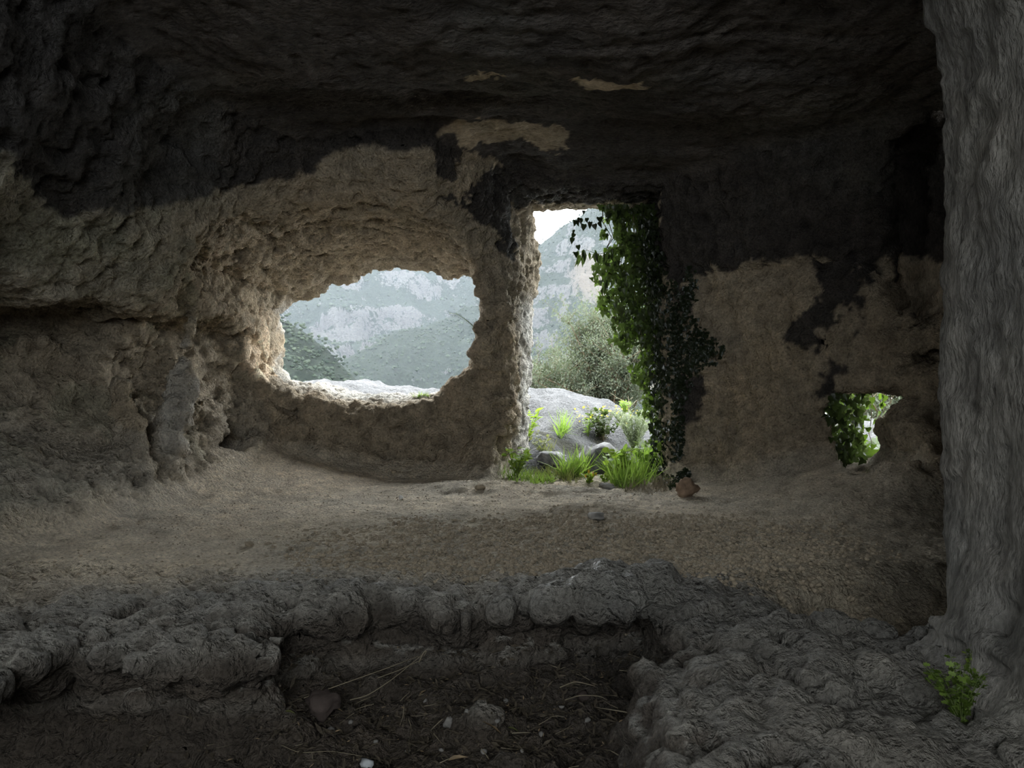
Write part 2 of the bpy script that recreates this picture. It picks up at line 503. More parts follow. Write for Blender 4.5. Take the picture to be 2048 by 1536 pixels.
class NT_:
    """small node-tree writer"""
    def __init__(s, name):
        s.m = bpy.data.materials.new(name); s.m.use_nodes = True
        s.t = s.m.node_tree; s.t.nodes.clear()
        s.out = s.n('ShaderNodeOutputMaterial')
    def n(s, typ, **kw):
        nd = s.t.nodes.new(typ)
        for k, v in kw.items():
            if k.startswith('i_'):
                nd.inputs[k[2:].replace('_', ' ')].default_value = v
            else:
                setattr(nd, k, v)
        return nd
    def l(s, a, b): s.t.links.new(a, b)
    def noise(s, vec, scale, detail=4, rough=.6, dist=0.0):
        nd = s.n('ShaderNodeTexNoise')
        nd.inputs['Scale'].default_value = scale; nd.inputs['Detail'].default_value = detail
        nd.inputs['Roughness'].default_value = rough; nd.inputs['Distortion'].default_value = dist
        s.l(vec, nd.inputs['Vector']); return nd.outputs['Fac']
    def voro(s, vec, scale, feat='F1'):
        nd = s.n('ShaderNodeTexVoronoi'); nd.feature = feat
        nd.inputs['Scale'].default_value = scale
        s.l(vec, nd.inputs['Vector']); return nd.outputs['Distance']
    def mr(s, v, a, b, c, d):
        nd = s.n('ShaderNodeMapRange'); s.l(v, nd.inputs[0])
        for i, q in enumerate((a, b, c, d)): nd.inputs[i + 1].default_value = q
        return nd.outputs[0]
    def mul(s, col, fac):
        nd = s.n('ShaderNodeVectorMath', operation='SCALE'); s.l(col, nd.inputs[0]); s.l(fac, nd.inputs['Scale']); return nd.outputs[0]
    def math(s, op, a, b):
        nd = s.n('ShaderNodeMath', operation=op)
        for i, q in enumerate((a, b)):
            if isinstance(q, (int, float)): nd.inputs[i].default_value = q
            else: s.l(q, nd.inputs[i])
        return nd.outputs[0]
    def mix(s, fac, a, b):
        nd = s.n('ShaderNodeMix', data_type='RGBA')
        for i, q in ((0, fac), (6, a), (7, b)):
            if isinstance(q, (int, float)): nd.inputs[i].default_value = q
            elif isinstance(q, tuple): nd.inputs[i].default_value = (*q, 1)
            else: s.l(q, nd.inputs[i])
        return nd.outputs[2]

def rock_material(name, grain=1.0, bump=.03, stretch=(1, 1, 1)):
    b = NT_(name)
    tc = b.n('ShaderNodeTexCoord')
    mp = b.n('ShaderNodeMapping'); mp.inputs['Scale'].default_value = stretch
    b.l(tc.outputs['Object'], mp.inputs['Vector'])
    v = mp.outputs[0]
    at_ = b.n('ShaderNodeVertexColor', layer_name='tint')
    n1 = b.noise(v, 9 * grain, 6, .65); n2 = b.noise(v, 70 * grain, 5, .7); n3 = b.noise(v, 260 * grain, 2, .6)
    pit = b.mr(b.voro(v, 38 * grain), .05, .30, .62, 1.0)  # shading of small pits put into the colour
    f0 = b.math('MULTIPLY', pit, 1.0)
    f = b.math('MULTIPLY', b.mr(n1, .3, .7, .78, 1.2), b.mr(n2, .3, .7, .62, 1.35))
    f = b.math('MULTIPLY', f, f0)
    col = b.mul(at_.outputs['Color'], f)
    vo = b.voro(v, 55 * grain); vo2 = b.voro(v, 130 * grain)
    n4 = b.noise(v, 28 * grain, 4, .6)
    hgt = b.math('ADD', b.math('MULTIPLY', n4, 1.6), b.math('MULTIPLY', n2, .8))
    hgt = b.math('ADD', b.math('MULTIPLY', hgt, 1.0), b.math('MULTIPLY', b.mr(vo, 0, .6, 0, 1), .55))
    hgt = b.math('ADD', hgt, b.math('MULTIPLY', b.mr(vo2, 0, .5, 0, 1), .25))
    hgt = b.math('ADD', hgt, b.math('MULTIPLY', n3, .35))
    bp = b.n('ShaderNodeBump'); bp.inputs['Distance'].default_value = bump; bp.inputs['Strength'].default_value = .9
    b.l(hgt, bp.inputs['Height'])
    bs = b.n('ShaderNodeBsdfPrincipled')
    b.l(col, bs.inputs['Base Color']); b.l(bp.outputs[0], bs.inputs['Normal'])
    pol = b.math('MULTIPLY', at_.outputs['Alpha'], b.mr(n2, .38, .58, .35, 1.0))
    b.l(b.mr(pol, 0, 1, .95, .24), bs.inputs['Roughness'])
    b.l(b.mr(pol, 0, 1, .12, .65), bs.inputs['Specular IOR Level'])
    b.l(bs.outputs[0], b.out.inputs['Surface'])
    return b.m

M_WALL = rock_material('pitted_limestone')
M_PILLAR = rock_material('streaked_grey_limestone', 1.0, .014, (1.3, 1.3, .45))
M_FLOOR = rock_material('trodden_limestone_and_earth', 1.1, .03)
M_CEIL = rock_material('sooty_limestone', .8, .012, (.7, 1.3, 1.3))

# ---------------------------------------------------------------- stains, soot, bare patches, painted light and shade of the cave rock
BEIGE = np.array([.41, .335, .24]); GREY = np.array([.375, .352, .305]); SOOT = np.array([.042, .038, .037])
ALGAE = np.array([.17, .165, .115]); EARTH = np.array([.50, .435, .33]); DUST = np.array([.66, .575, .45])
PALE = np.array([.62, .60, .55]); LIT_JAMB = np.array([.62, .49, .35]); LITTER_SHADE = np.array([.12, .10, .08])

def blob(p, c, r):
    q = ((p[:, 0] - c[0]) / r[0]) ** 2 + ((p[:, 1] - c[1]) / r[1]) ** 2 + ((p[:, 2] - c[2]) / r[2]) ** 2
    return np.clip(1.25 - np.sqrt(q), -1, 1)

def ceil_at(px, py, z=1.45):
    d = z * FPX / (CY - py)
    return at(px, py, d)

def tint(s):
    p = P[s].astype(np.float32); x, y, z = p.T
    k = KIND[s]; n = N[s]
    nA = fbm(x, y, z, 2.6, 4, .6, 11); nB = fbm(x, y, z, 7.0, 4, .6, 23); nC = fbm(x, y, z, 1.2, 3, .5, 31)
    nS = fbm(x * 1.0, y * 1.0, z * .25, 8.0, 3, .6, 41)
    nL = fbm(x * .45, y * 1.5, z * 1.5, 7.0, 4, .6, 53)
    q = p + .20 * np.stack([nA, nB, nA], 1) + .06 * np.stack([nB, nS, nS], 1)
    col = np.tile(BEIGE, (len(p), 1))
    def mix(c, w):
        w = np.clip(w, 0, 1)[:, None]
        nonlocal col
        col = col * (1 - w) + c * w
    # the left wall is grey-green away from the window
    mix(ALGAE * 1.5, (k == 2) * sstep(.0, .45, nA + .35 * nB + .25 * sstep(4.2, 3.2, y) - .05) * .75)
    mix(GREY, (k == 2) * sstep(.3, -.5, z) * .4)
    mix(EARTH * .45, ((k == 2) | (k == 4)) * sstep(.12, .5, nB + .5 * nA) * .6)
    mix(PALE * .85, sstep(.2, .7, blob(q, at(350, 800, 4.1), (.13, .25, .45))) * .55)
    mix(GREY, (k == 2) * sstep(4.2, 2.8, y) * .5)
    mix(ALGAE * 1.15, ((k == 2) | (k == 4)) * sstep(-1.2, -2.0, x + .3 * nA) * sstep(.25, .6, z) * sstep(4.6, 3.6, y) * (.45 + .6 * nB))
    mix(ALGAE, (k == 2) * sstep(.1, .4, nA) * sstep(4.1, 3.7, y) * .5)
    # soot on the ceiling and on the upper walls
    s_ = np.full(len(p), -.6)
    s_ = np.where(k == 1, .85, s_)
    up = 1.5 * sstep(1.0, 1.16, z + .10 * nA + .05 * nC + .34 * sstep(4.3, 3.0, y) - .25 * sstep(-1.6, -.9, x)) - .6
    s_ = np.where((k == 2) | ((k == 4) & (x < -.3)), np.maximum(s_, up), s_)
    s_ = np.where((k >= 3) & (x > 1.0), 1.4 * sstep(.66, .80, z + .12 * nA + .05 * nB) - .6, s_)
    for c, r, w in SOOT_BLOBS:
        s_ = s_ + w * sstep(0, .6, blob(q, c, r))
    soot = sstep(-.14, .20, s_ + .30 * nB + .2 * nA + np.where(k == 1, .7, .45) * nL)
    # the near right pillar is bare grey rock
    near = (k == 3) & (y < 2.3)
    soot = np.where(near, .35 * sstep(.0, .5, nB + .25 + .3 * z) + .15, soot)
    mix(GREY * .60, near * 1.0)
    mix(GREY * .45, (k == 3) * (y < 2.3) * sstep(0, .4, nS))
    # floor
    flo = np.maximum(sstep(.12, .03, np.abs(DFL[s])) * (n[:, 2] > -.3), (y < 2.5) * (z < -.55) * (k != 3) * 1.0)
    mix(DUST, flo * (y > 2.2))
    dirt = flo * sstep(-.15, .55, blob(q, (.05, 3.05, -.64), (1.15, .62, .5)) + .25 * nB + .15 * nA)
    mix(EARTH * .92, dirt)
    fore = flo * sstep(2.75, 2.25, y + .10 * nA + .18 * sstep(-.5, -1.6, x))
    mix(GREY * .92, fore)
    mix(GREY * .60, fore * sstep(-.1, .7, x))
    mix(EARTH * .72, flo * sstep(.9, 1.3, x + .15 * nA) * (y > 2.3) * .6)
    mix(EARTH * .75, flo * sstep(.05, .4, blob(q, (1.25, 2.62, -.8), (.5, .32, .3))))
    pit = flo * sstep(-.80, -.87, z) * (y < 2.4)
    mix(LITTER_SHADE * .8, pit)
    face_shade = flo * (y < 2.4) * (n[:, 2] < .75) * (1 - pit) * 1.0
    mix(LITTER_SHADE * .95, face_shade * sstep(.75, .35, x) * sstep(-.60, -.72, z + .04 * nB))  # shadow on the steep faces of the hollow, painted dark
    out = flo * sstep(5.0, 5.4, y)
    mix(PALE * .8, out)
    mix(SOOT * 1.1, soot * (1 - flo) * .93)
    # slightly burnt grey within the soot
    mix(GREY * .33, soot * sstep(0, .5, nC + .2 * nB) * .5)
    # weathered outer rims, paler; left reveal of the window painted bright and warm as if lit
    rim = sstep(5.12, 5.45, y) * (1 - flo) * sstep(.25, .0, z + .4 * (x > -.2) * (x < .3) - .9 * (x > -.2) * (x < .3))
    mix(PALE, rim * .75)
    mix(LIT_JAMB * 1.05, (DE[s] > -.03) * sstep(.15, .45, blob(q, at(528, 700, 5.2), (.14, .30, .36))))
    mix(PALE, (DE[s] > -.03) * sstep(.2, .7, blob(q, at(560, 720, 5.6), (.10, .20, .5))) * .8)
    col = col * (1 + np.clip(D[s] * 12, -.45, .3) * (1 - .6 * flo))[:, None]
    al = np.zeros(len(p))
    al = np.maximum(al, sstep(.0, .6, blob(q, at(1215, 1185, 2.15), (.26, .14, .14))))
    al = np.maximum(al, .7 * sstep(.1, .8, blob(q, at(1400, 1225, 2.0), (.16, .08, .12))))
    al = np.maximum(al, .6 * sstep(.1, .8, blob(q, at(1500, 1360, 1.6), (.18, .10, .12))))
    al = np.maximum(al, .35 * fore)
    nD = fbm(x, y, z, 15.0, 3, .65, 91)
    col = col * np.clip(1 + .22 * nA + .24 * nB + .26 * nD, .4, 1.5)[:, None] * (1 + nA[:, None] * np.array([.05, 0, -.06]))
    return np.concatenate([np.clip(col, .01, .9), al[:, None]], 1)

SOOT_BLOBS = [
    # bare beige patches on the ceiling (negative)
    (ceil_at(700, 322), (.85, .30, .3), -1.6), (ceil_at(1000, 268), (.34, .16, .25), -1.5),
    (ceil_at(880, 300), (.30, .16, .25), -1.3), (ceil_at(560, 345), (.9, .20, .35), -1.5),
    (ceil_at(1240, 142, 1.41), (.17, .06, .2), -1.9), (ceil_at(975, 118, 1.41), (.11, .04, .2), -1.9),
    (ceil_at(1248, 288), (.05, .05, .2), -1.2), (ceil_at(440, 302), (.12, .05, .2), -1.7), (ceil_at(500, 318), (.22, .04, .2), -1.4),
    (ceil_at(1090, 285), (.10, .10, .2), -1.0), (ceil_at(1010, 120), (.10, .02, .2), -1.2),
    # dark stains on the bare part
    (ceil_at(900, 302, 1.38), (.13, .10, .2), 1.6), (ceil_at(860, 356, 1.30), (.28, .05, .2), 1.3),
    (at(1000, 410, 4.75), (.30, .3, .22), 1.7), (at(1005, 490, 4.9), (.15, .25, .16), 1.6), (at(870, 420, 4.6), (.22, .2, .06), 1.2),
    (at(480, 330, 4.3), (.35, .2, .05), 1.3), (at(985, 660, 4.95), (.05, .1, .16), .3),
    (at(1180, 370, 4.9), (.7, .5, .14), 2.0),
    # right wall: tongues of soot hanging below the line, bare patches above
    (at(1645, 610, 4.5), (.20, .4, .36), 1.5), (at(1655, 700, 4.5), (.13, .3, .12), 1.0), (at(1700, 560, 4.4), (.14, .3, .22), 1.2), (at(1630, 760, 4.5), (.10, .3, .18), .9),
    (at(1500, 545, 4.75), (.22, .2, .06), -.9), (at(1560, 570, 4.6), (.10, .2, .12), -1.0),
    (at(1375, 790, 4.95), (.16, .2, .20), .95), (at(1350, 640, 5.0), (.10, .2, .30), .8), (at(1450, 520, 4.8), (.2, .3, .10), .6),
    (at(1750, 450, 4.2), (.07, .3, .55), -.75), (at(1770, 620, 4.2), (.2, .3, .10), -1.2), (at(1800, 500, 4.2), (.04, .3, .35), -.6),
    (at(1850, 420, 3.8), (.20, .4, .60), 1.6),
]
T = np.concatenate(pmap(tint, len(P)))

NAMES = {0: ('floor', M_FLOOR, 'uneven cave floor of dusty earth and rough grey rock ledge around a sunken hollow'),
         1: ('ceiling', M_CEIL, 'low soot blackened rock ceiling with bare beige patches'),
         2: ('wall_left', M_WALL, 'pitted grey beige rock wall with a long undercut ledge and a thin rib'),
         3: ('wall_right', M_PILLAR, 'tall near face of streaked grey rock filling the edge of the view'),
         5: ('wall_front', M_WALL, 'plain rock wall behind the eye closing the cave'),
         4: ('wall_back', M_WALL, 'rock wall pierced by a ragged window, a doorway and a small hole')}
qk = np.sort(KIND[Q], axis=1)[:, 1]
W = P + np.array([0, 0, H0])
for k, (nm, mt, lb) in NAMES.items():
    q = Q[qk == k]
    # leave out rock that neither the lens nor the light can meet
    u, inv = np.unique(q, return_inverse=True)
    o = link_mesh(nm, W[u], inv.reshape(q.shape), mt, normals=N[u])
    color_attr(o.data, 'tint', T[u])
    tag(o, lb, None, None, 'structure')
    print(nm, len(u), len(q))
# ---------------------------------------------------------------- outside: outcrop, slopes, hills, haze
def grid_faces(nu, nv):
    i = np.arange(nu - 1)[:, None] * nv + np.arange(nv - 1)[None]
    i = i.ravel()
    return np.stack([i, i + nv, i + nv + 1, i + 1], 1)

def grid_normals(Pn):
    du = np.gradient(Pn, axis=0); dv = np.gradient(Pn, axis=1)
    n = np.cross(du, dv); return n / np.maximum(np.linalg.norm(n, axis=2, keepdims=True), 1e-9)

def outcrop_z(x, y):
    z0 = 0 * x
    crest = np.interp(x, [-7, -3, -1.6, -.9, -.2, .16, .54, .85, 1.05, 1.36, 2.0, 3.2, 6], [-.1, -.05, -.02, -.11, -.10, -.085, -.10, -.20, -.26, -.40, -.55, -.5, -.2])
    base = np.interp(x, [-7, -1.9, -.2, .15, .5, .9, 1.3, 3, 6], [-.3, -.28, -.45, -.62, -.63, -.62, -.55, -.4, -.3])
    t = sstep(5.75, 7.3, y + .15 * vnoise(x * 1.3, y * 1.3, z0))
    G = base * (1 - t) + crest * t
    # gully behind the doorway with a darker side pocket
    G = G - .13 * np.exp(-(((x - .62 - .25 * (y - 6)) / .20) ** 2 + ((y - 6.25) / .40) ** 2))
    G = G - .10 * np.exp(-(((x - .95) / .22) ** 2 + ((y - 6.5) / .22) ** 2))
    G = G + .12 * np.exp(-(((x - .22) / .16) ** 2 + ((y - 6.0) / .35) ** 2))
    n = .075 * ridged(x, y, z0, 1.5, 4, .6, 3) + .02 * fbm(x, y, z0, 6, 3, .6, 8)
    w = worley(x * 5, y * 7, z0); n = n + .09 * np.minimum(w, .5) - .045
    w = worley(x * 16, y * 16, z0); n = n + .018 * np.minimum(w, .5)
    w = worley(x * 2.6, y * 3.6, z0); n = n - .07 * np.exp(-(w / .20) ** 2) * (y < 7.6)
    G = G + n * sstep(5.3, 5.7, y)
    G = G - .22 * sstep(5.5, 5.12, y)
    G = G - .9 * np.clip(y - 7.9 - .3 * vnoise(x * .7, z0, z0 + 3), 0, 9) ** 1.2
    return G

def outcrop():
    xs = np.concatenate([np.arange(-7, -2.2, .08), np.arange(-2.2, 2.4, .022), np.arange(2.4, 6, .08)]).astype(np.float32)
    ys = np.concatenate([np.arange(5.12, 8.2, .022), np.arange(8.2, 11, .08)]).astype(np.float32)
    X, Y = np.meshgrid(xs, ys, indexing='ij')
    Z = outcrop_z(X, Y)
    pn = np.stack([X, Y, Z + H0], 2)
    n = grid_normals(pn)
    v = pn.reshape(-1, 3)
    x, y = X.ravel(), Y.ravel()
    t = np.tile(np.array([.19, .19, .19]), (len(v), 1))
    nb = fbm(x, y, 0 * x, 3.0, 4, .6, 60)[:, None]
    t = t * (1 + .35 * nb)
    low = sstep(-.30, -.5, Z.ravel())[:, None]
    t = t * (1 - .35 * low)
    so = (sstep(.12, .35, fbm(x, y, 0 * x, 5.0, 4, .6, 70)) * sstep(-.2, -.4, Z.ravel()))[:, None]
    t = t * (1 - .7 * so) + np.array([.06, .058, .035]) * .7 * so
    o = link_mesh('ground_outcrop', v, grid_faces(len(xs), len(ys)), M_OUT)
    color_attr(o.data, 'tint', np.concatenate([t, np.zeros((len(t), 1))], 1))
    tag(o, 'pale weathered limestone outcrop outside the openings', None, None, 'structure')
M_OUT = rock_material('weathered_outcrop_rock', .8, .05)
outcrop()

def hill_material():
    b = NT_('scrubby_limestone_hillside')
    tc = b.n('ShaderNodeTexCoord'); v = tc.outputs['Object']
    at_ = b.n('ShaderNodeVertexColor', layer_name='tint')
    sp = b.n('ShaderNodeSeparateColor'); b.l(at_.outputs['Color'], sp.inputs[0])
    n1 = b.noise(v, .28, 7, .72); n2 = b.noise(v, .9, 8, .78)
    vo = b.voro(v, 1.1)
    rock = b.mix(b.mr(n2, .3, .7, 0, 1), (.050, .050, .049), (.12, .119, .114))
    rock = b.mix(sp.outputs[1], rock, (.12, .104, .085))
    gr = b.mix(b.mr(n2, .3, .7, 0, 1), (.009, .015, .011), (.034, .043, .030))
    m = b.math('ADD', b.math('MULTIPLY', sp.outputs[0], .8), b.mr(n1, .3, .7, -.42, .42))
    m = b.math('ADD', m, b.mr(n2, .3, .7, -.34, .34))
    m = b.mr(m, .42, .58, 0, 1)
    col = b.mix(m, gr, rock)
    hg = b.math('ADD', n2, b.math('MULTIPLY', vo, .5))
    bp = b.n('ShaderNodeBump'); bp.inputs['Distance'].default_value = 2.6; bp.inputs['Strength'].default_value = .8
    b.l(hg, bp.inputs['Height'])
    bs = b.n('ShaderNodeBsdfPrincipled'); bs.inputs['Roughness'].default_value = .95; bs.inputs['Specular IOR Level'].default_value = .1
    b.l(col, bs.inputs['Base Color']); b.l(bp.outputs[0], bs.inputs['Normal'])
    b.l(bs.outputs[0], b.out.inputs['Surface'])
    return b.m
M_HILL = hill_material()

def leafy(name, c1, c2, trans=.35, rough=.5, scale=3.0, spec=.4):
    b = NT_(name)
    tc = b.n('ShaderNodeTexCoord')
    geo = b.n('ShaderNodeNewGeometry')
    n1 = b.noise(tc.outputs['Object'], scale, 3)
    f = b.math('ADD', b.mr(n1, .3, .7, -.3, .5), b.math('MULTIPLY', geo.outputs['Random Per Island'], .6))
    col = b.mix(b.mr(f, -.2, .9, 0, 1), c1, c2)
    bs = b.n('ShaderNodeBsdfPrincipled'); bs.inputs['Roughness'].default_value = rough; bs.inputs['Specular IOR Level'].default_value = spec
    b.l(col, bs.inputs['Base Color'])
    if trans:
        tr = b.n('ShaderNodeBsdfTranslucent')
        c2_ = b.mix(.45, col, (c2[0] * 1.6, c2[1] * 1.9, c2[2] * .8))
        b.l(c2_, tr.inputs['Color'])
        mx = b.n('ShaderNodeMixShader'); mx.inputs[0].default_value = trans
        b.l(bs.outputs[0], mx.inputs[1]); b.l(tr.outputs[0], mx.inputs[2])
        b.l(mx.outputs[0], b.out.inputs['Surface'])
    else:
        b.l(bs.outputs[0], b.out.inputs['Surface'])
    return b.m

M_SCRUB = leafy('dark_scrub_foliage', (.013, .020, .014), (.036, .046, .030), 0, .9, .15, .1)

def ico(sub):
    import bmesh
    bm = bmesh.new(); bmesh.ops.create_icosphere(bm, subdivisions=sub, radius=1)
    v = np.array([w.co[:] for w in bm.verts]); f = np.array([[w.index for w in g.verts] for g in bm.faces]); bm.free()
    return v, f
ICO1 = ico(1); ICO2 = ico(2); ICO3 = ico(3)

def scatter(name, tv, tf, mats, mat, parent=None, smooth=True, jitter=0.0):
    """one mesh holding copies of a small template; mats is (n,3,4)"""
    n = len(mats)
    tv = np.asarray(tv, np.float32)
    v = np.einsum('nij,kj->nki', mats[:, :, :3], tv) + mats[:, None, :, 3]
    if jitter:
        v = v + (rng.random(v.shape) - .5) * jitter * np.linalg.norm(mats[:, :, 0], axis=1)[:, None, None]
    f = np.asarray(tf)[None] + (np.arange(n) * len(tv))[:, None, None]
    return link_mesh(name, v.reshape(-1, 3), f.reshape(-1, f.shape[2]), mat, parent, smooth)

def hill(name, crest, run, drop, label, nu, nv, amp, seed, terr, rocky, tan=None, nscrub=0, ssz=(1, 2.4), dens=.0):
    c = np.array([at(*q) for q in crest]); 
    s = np.linspace(0, 1, nu); key = np.concatenate([[0], np.cumsum(np.linalg.norm(np.diff(c, axis=0), axis=1))]); key /= key[-1]
    C0 = np.stack([np.interp(s, key, c[:, i]) for i in range(3)], 1)
    k = 9; ker = np.ones(k) / k
    C0 = np.stack([np.convolve(np.pad(C0[:, i], k // 2, 'edge'), ker, 'valid') for i in range(3)], 1)
    vv = np.concatenate([np.linspace(-.35, 0, 10)[:-1], np.linspace(0, 1, nv)])
    U = C0[:, None, :] * np.ones((1, len(vv), 1))
    t = vv[None, :] * np.ones((nu, 1))
    X = U[:, :, 0] * (1 - .25 * np.clip(t, 0, 1)); Y = U[:, :, 1] - run * t
    Z = U[:, :, 2] - drop * np.abs(t) ** 1.15
    n1 = ridged(X, Y, 0 * X, .012 * 300 / run, 5, .55, seed)
    Z = Z + amp * n1 * (.25 + .75 * sstep(0, .25, np.abs(t)))
    # cliff bands
    st = terr
    q = (Z + 2.2 * st * .3 * fbm(X, Y, 0 * X, .02 * 300 / run, 3, .5, seed + 5)) / st
    fr = q - np.floor(q)
    w = sstep(.0, .3, fbm(X, Y, 0 * X, .013 * 300 / run, 4, .6, seed + 9) + rocky)
    Z = Z + w * st * (sstep(.35, .62, fr) - fr) * .8
    Z = Z + amp * .09 * fbm(X, Y, Z, .10 * 300 / run, 3, .6, seed + 2)
    pn = np.stack([X, Y, Z + H0], 2)
    n = grid_normals(pn)
    steep = 1 - np.abs(n[:, :, 2])
    r = np.clip(sstep(.25, .55, steep) * (.35 + .65 * w) + .12 * w, 0, 1)
    r = np.clip(r - .45 * sstep(.0, .35, fbm(X, Y, Z, .05 * 300 / run, 4, .65, seed + 31)), 0, 1)
    ta = 0 * r
    if tan:
        tc_ = at(*tan[0])
        ta = np.clip(1.3 - np.sqrt(((X - tc_[0]) / tan[1][0]) ** 2 + ((Z - tc_[2]) / tan[1][1]) ** 2), 0, 1) * 1.4
        ta = np.clip(ta + .4 * fbm(X, Y, Z, .1, 3, .6) * (ta > 0), 0, 1)
        r = np.maximum(r, ta)
    v = pn.reshape(-1, 3)
    o = link_mesh(name, v, grid_faces(nu, len(vv)), M_HILL)
    color_attr(o.data, 'tint', np.stack([r.ravel(), ta.ravel(), 0 * r.ravel(), 1 + 0 * r.ravel()], 1))
    tag(o, label, None, None, 'structure')
    if nscrub:
        ii = rng.integers(0, len(v), nscrub * 6)
        ok = (r.ravel()[ii] < .35) & (fbm(v[ii, 0], v[ii, 1], 0 * v[ii, 0], .05 * 300 / run, 3, .6, seed + 20) > dens)
        ii = ii[ok][:nscrub]
        m = np.zeros((len(ii), 3, 4), np.float32)  # low mounds
        sz = rng.uniform(*ssz, len(ii)) * rng.uniform(.6, 1, len(ii))
        for a in range(3): m[:, a, a] = sz * rng.uniform(.7, 1.2, len(ii)) * (.7 if a == 2 else 1)
        m[:, :, 3] = v[ii] + np.stack([rng.normal(0, 1, len(ii)), rng.normal(0, 1, len(ii)), sz * .3], 1)
        ic = ICO1
        sb = scatter(name + '_scrub', ic[0], ic[1], m, M_SCRUB, None, True, .4)
        sb.name = 'scrub'
        tag(sb, 'low dark green scrub dotted over ' + label.split(' with')[0], 'scrub', None, 'stuff')
    return o

hill('hill', [(100,380,430),(300,430,450),(560,440,450),(800,470,450),(950,500,450),(1040,560,460),(1200,620,480),(1500,650,500)], 230, 130,
     'far hazy gorge side with pale cliff bands', 420, 300, 22, 3, 20, .20, None, 5000, (.6, 1.4), -.2)
hill('hill', [(560,860,190),(640,770,200),(700,722,210),(760,690,220),(850,655,235),(940,618,255),(1000,575,275),(1062,512,300),(1120,470,300),(1180,420,300),(1230,385,300),(1400,300,300),(1700,240,300)], 150, 95,
     'steep valley side rising behind the doorway with a tan cliff', 520, 300, 13, 11, 9, -.16, ((1158, 582, 270), (6, 11)), 12000, (.25, .75), -.4)
hill('hill', [(380,540,115),(480,600,112),(560,648,110),(600,664,108),(650,700,106),(700,744,104),(750,790,102),(800,830,100),(860,900,98)], 62, 48,
     'nearer green slope falling to the right with small white crags', 300, 160, 4.5, 23, 6, -.22, None, 12000, (.14, .46), -.8)

def slope():
    xs = np.linspace(-60, 60, 120); ys = 8.6 + (np.linspace(0, 1, 60) ** 2) * 70
    X, Y = np.meshgrid(xs, ys, indexing='ij')
    Z = -1.6 - .55 * (Y - 8.6) + .5 * fbm(X, Y, 0 * X, .2, 4) * sstep(8.6, 14, Y) + .02 * X
    v = np.stack([X, Y, Z + H0], 2).reshape(-1, 3)
    o = link_mesh('ground_slope', v, grid_faces(120, 60), M_HILL)
    color_attr(o.data, 'tint', np.tile([.3, 0, 0, 1.0], (len(v), 1)))
    tag(o, 'scrubby slope dropping below the outcrop', None, None, 'structure')
slope()

def haze():
    x0, x1, y0, y1, z0, z1 = -420, 420, 45, 560, -160, 190
    v = [(x, y, z) for x in (x0, x1) for y in (y0, y1) for z in (z0, z1)]
    f = [(0,1,3,2),(4,6,7,5),(0,4,5,1),(2,3,7,6),(0,2,6,4),(1,5,7,3)]
    b = NT_('thin_valley_haze')
    vs = b.n('ShaderNodeVolumeScatter')
    vs.inputs['Color'].default_value = (.80, .88, 1.0, 1)
    vs.inputs['Density'].default_value = HAZE
    vs.inputs['Anisotropy'].default_value = .0
    b.l(vs.outputs[0], b.out.inputs['Volume'])
    o = link_mesh('haze', v, f, b.m, None, False)
    tag(o, 'thin bluish haze filling the valley beyond the openings', 'haze', None, 'stuff')
HAZE = .00027
haze()
# ---------------------------------------------------------------- finding the rock surface behind a pixel of the view
_vis = (P[:, 1] > .35) & ((N * P).sum(1) < 0)
_vi = np.flatnonzero(_vis)
_pp = P[_vi]
_sx = CX + FPX * _pp[:, 0] / _pp[:, 1]; _sy = CY - FPX * _pp[:, 2] / _pp[:, 1]
_in = (_sx > -40) & (_sx < 2090) & (_sy > -40) & (_sy < 1580)
_vi = _vi[_in]; _sx = _sx[_in]; _sy = _sy[_in]
BW = 12
_bin = ((_sx + 48) // BW).astype(int) * 1000 + ((_sy + 48) // BW).astype(int)
_ord = np.argsort(_bin, kind='stable'); _bs = _bin[_ord]
def surf(px, py, dmin=0.0):
    """nearest cave surface seen at a photograph pixel: point, normal"""
    best = None
    bx, by = int((px + 48) // BW), int((py + 48) // BW)
    for r in (1, 3, 6):
        c = []
        for i in range(-r, r + 1):
            a = np.searchsorted(_bs, (bx + i) * 1000 + by - r); b = np.searchsorted(_bs, (bx + i) * 1000 + by + r, side='right')
            c.append(_ord[a:b])
        c = np.concatenate(c)
        if len(c):
            d = P[_vi[c], 1]
            c = c[d > dmin]; d = d[d > dmin]
            if len(c) == 0: continue
            rr = (_sx[c] - px) ** 2 + (_sy[c] - py) ** 2
            lim = max(9.0 ** 2, rr.min() * 1.2)
            k = c[rr <= lim]
            j = _vi[k[np.argmin(P[_vi[k], 1])]]
            return P[j].copy(), N[j].copy()
    return np.array(at(px, py, 4.0)), np.array([0, 0, 1.0])

def out_hit(px, py):
    d = 5.35
    while d < 8.6:
        x, y, z = at(px, py, d)
        if z <= float(outcrop_z(np.array([x], np.float32), np.array([y], np.float32))[0]):
            return np.array([x, y, z])
        d += .03
    return np.array(at(px, py, 7.5))
UPZ = np.array([0, 0, H0])

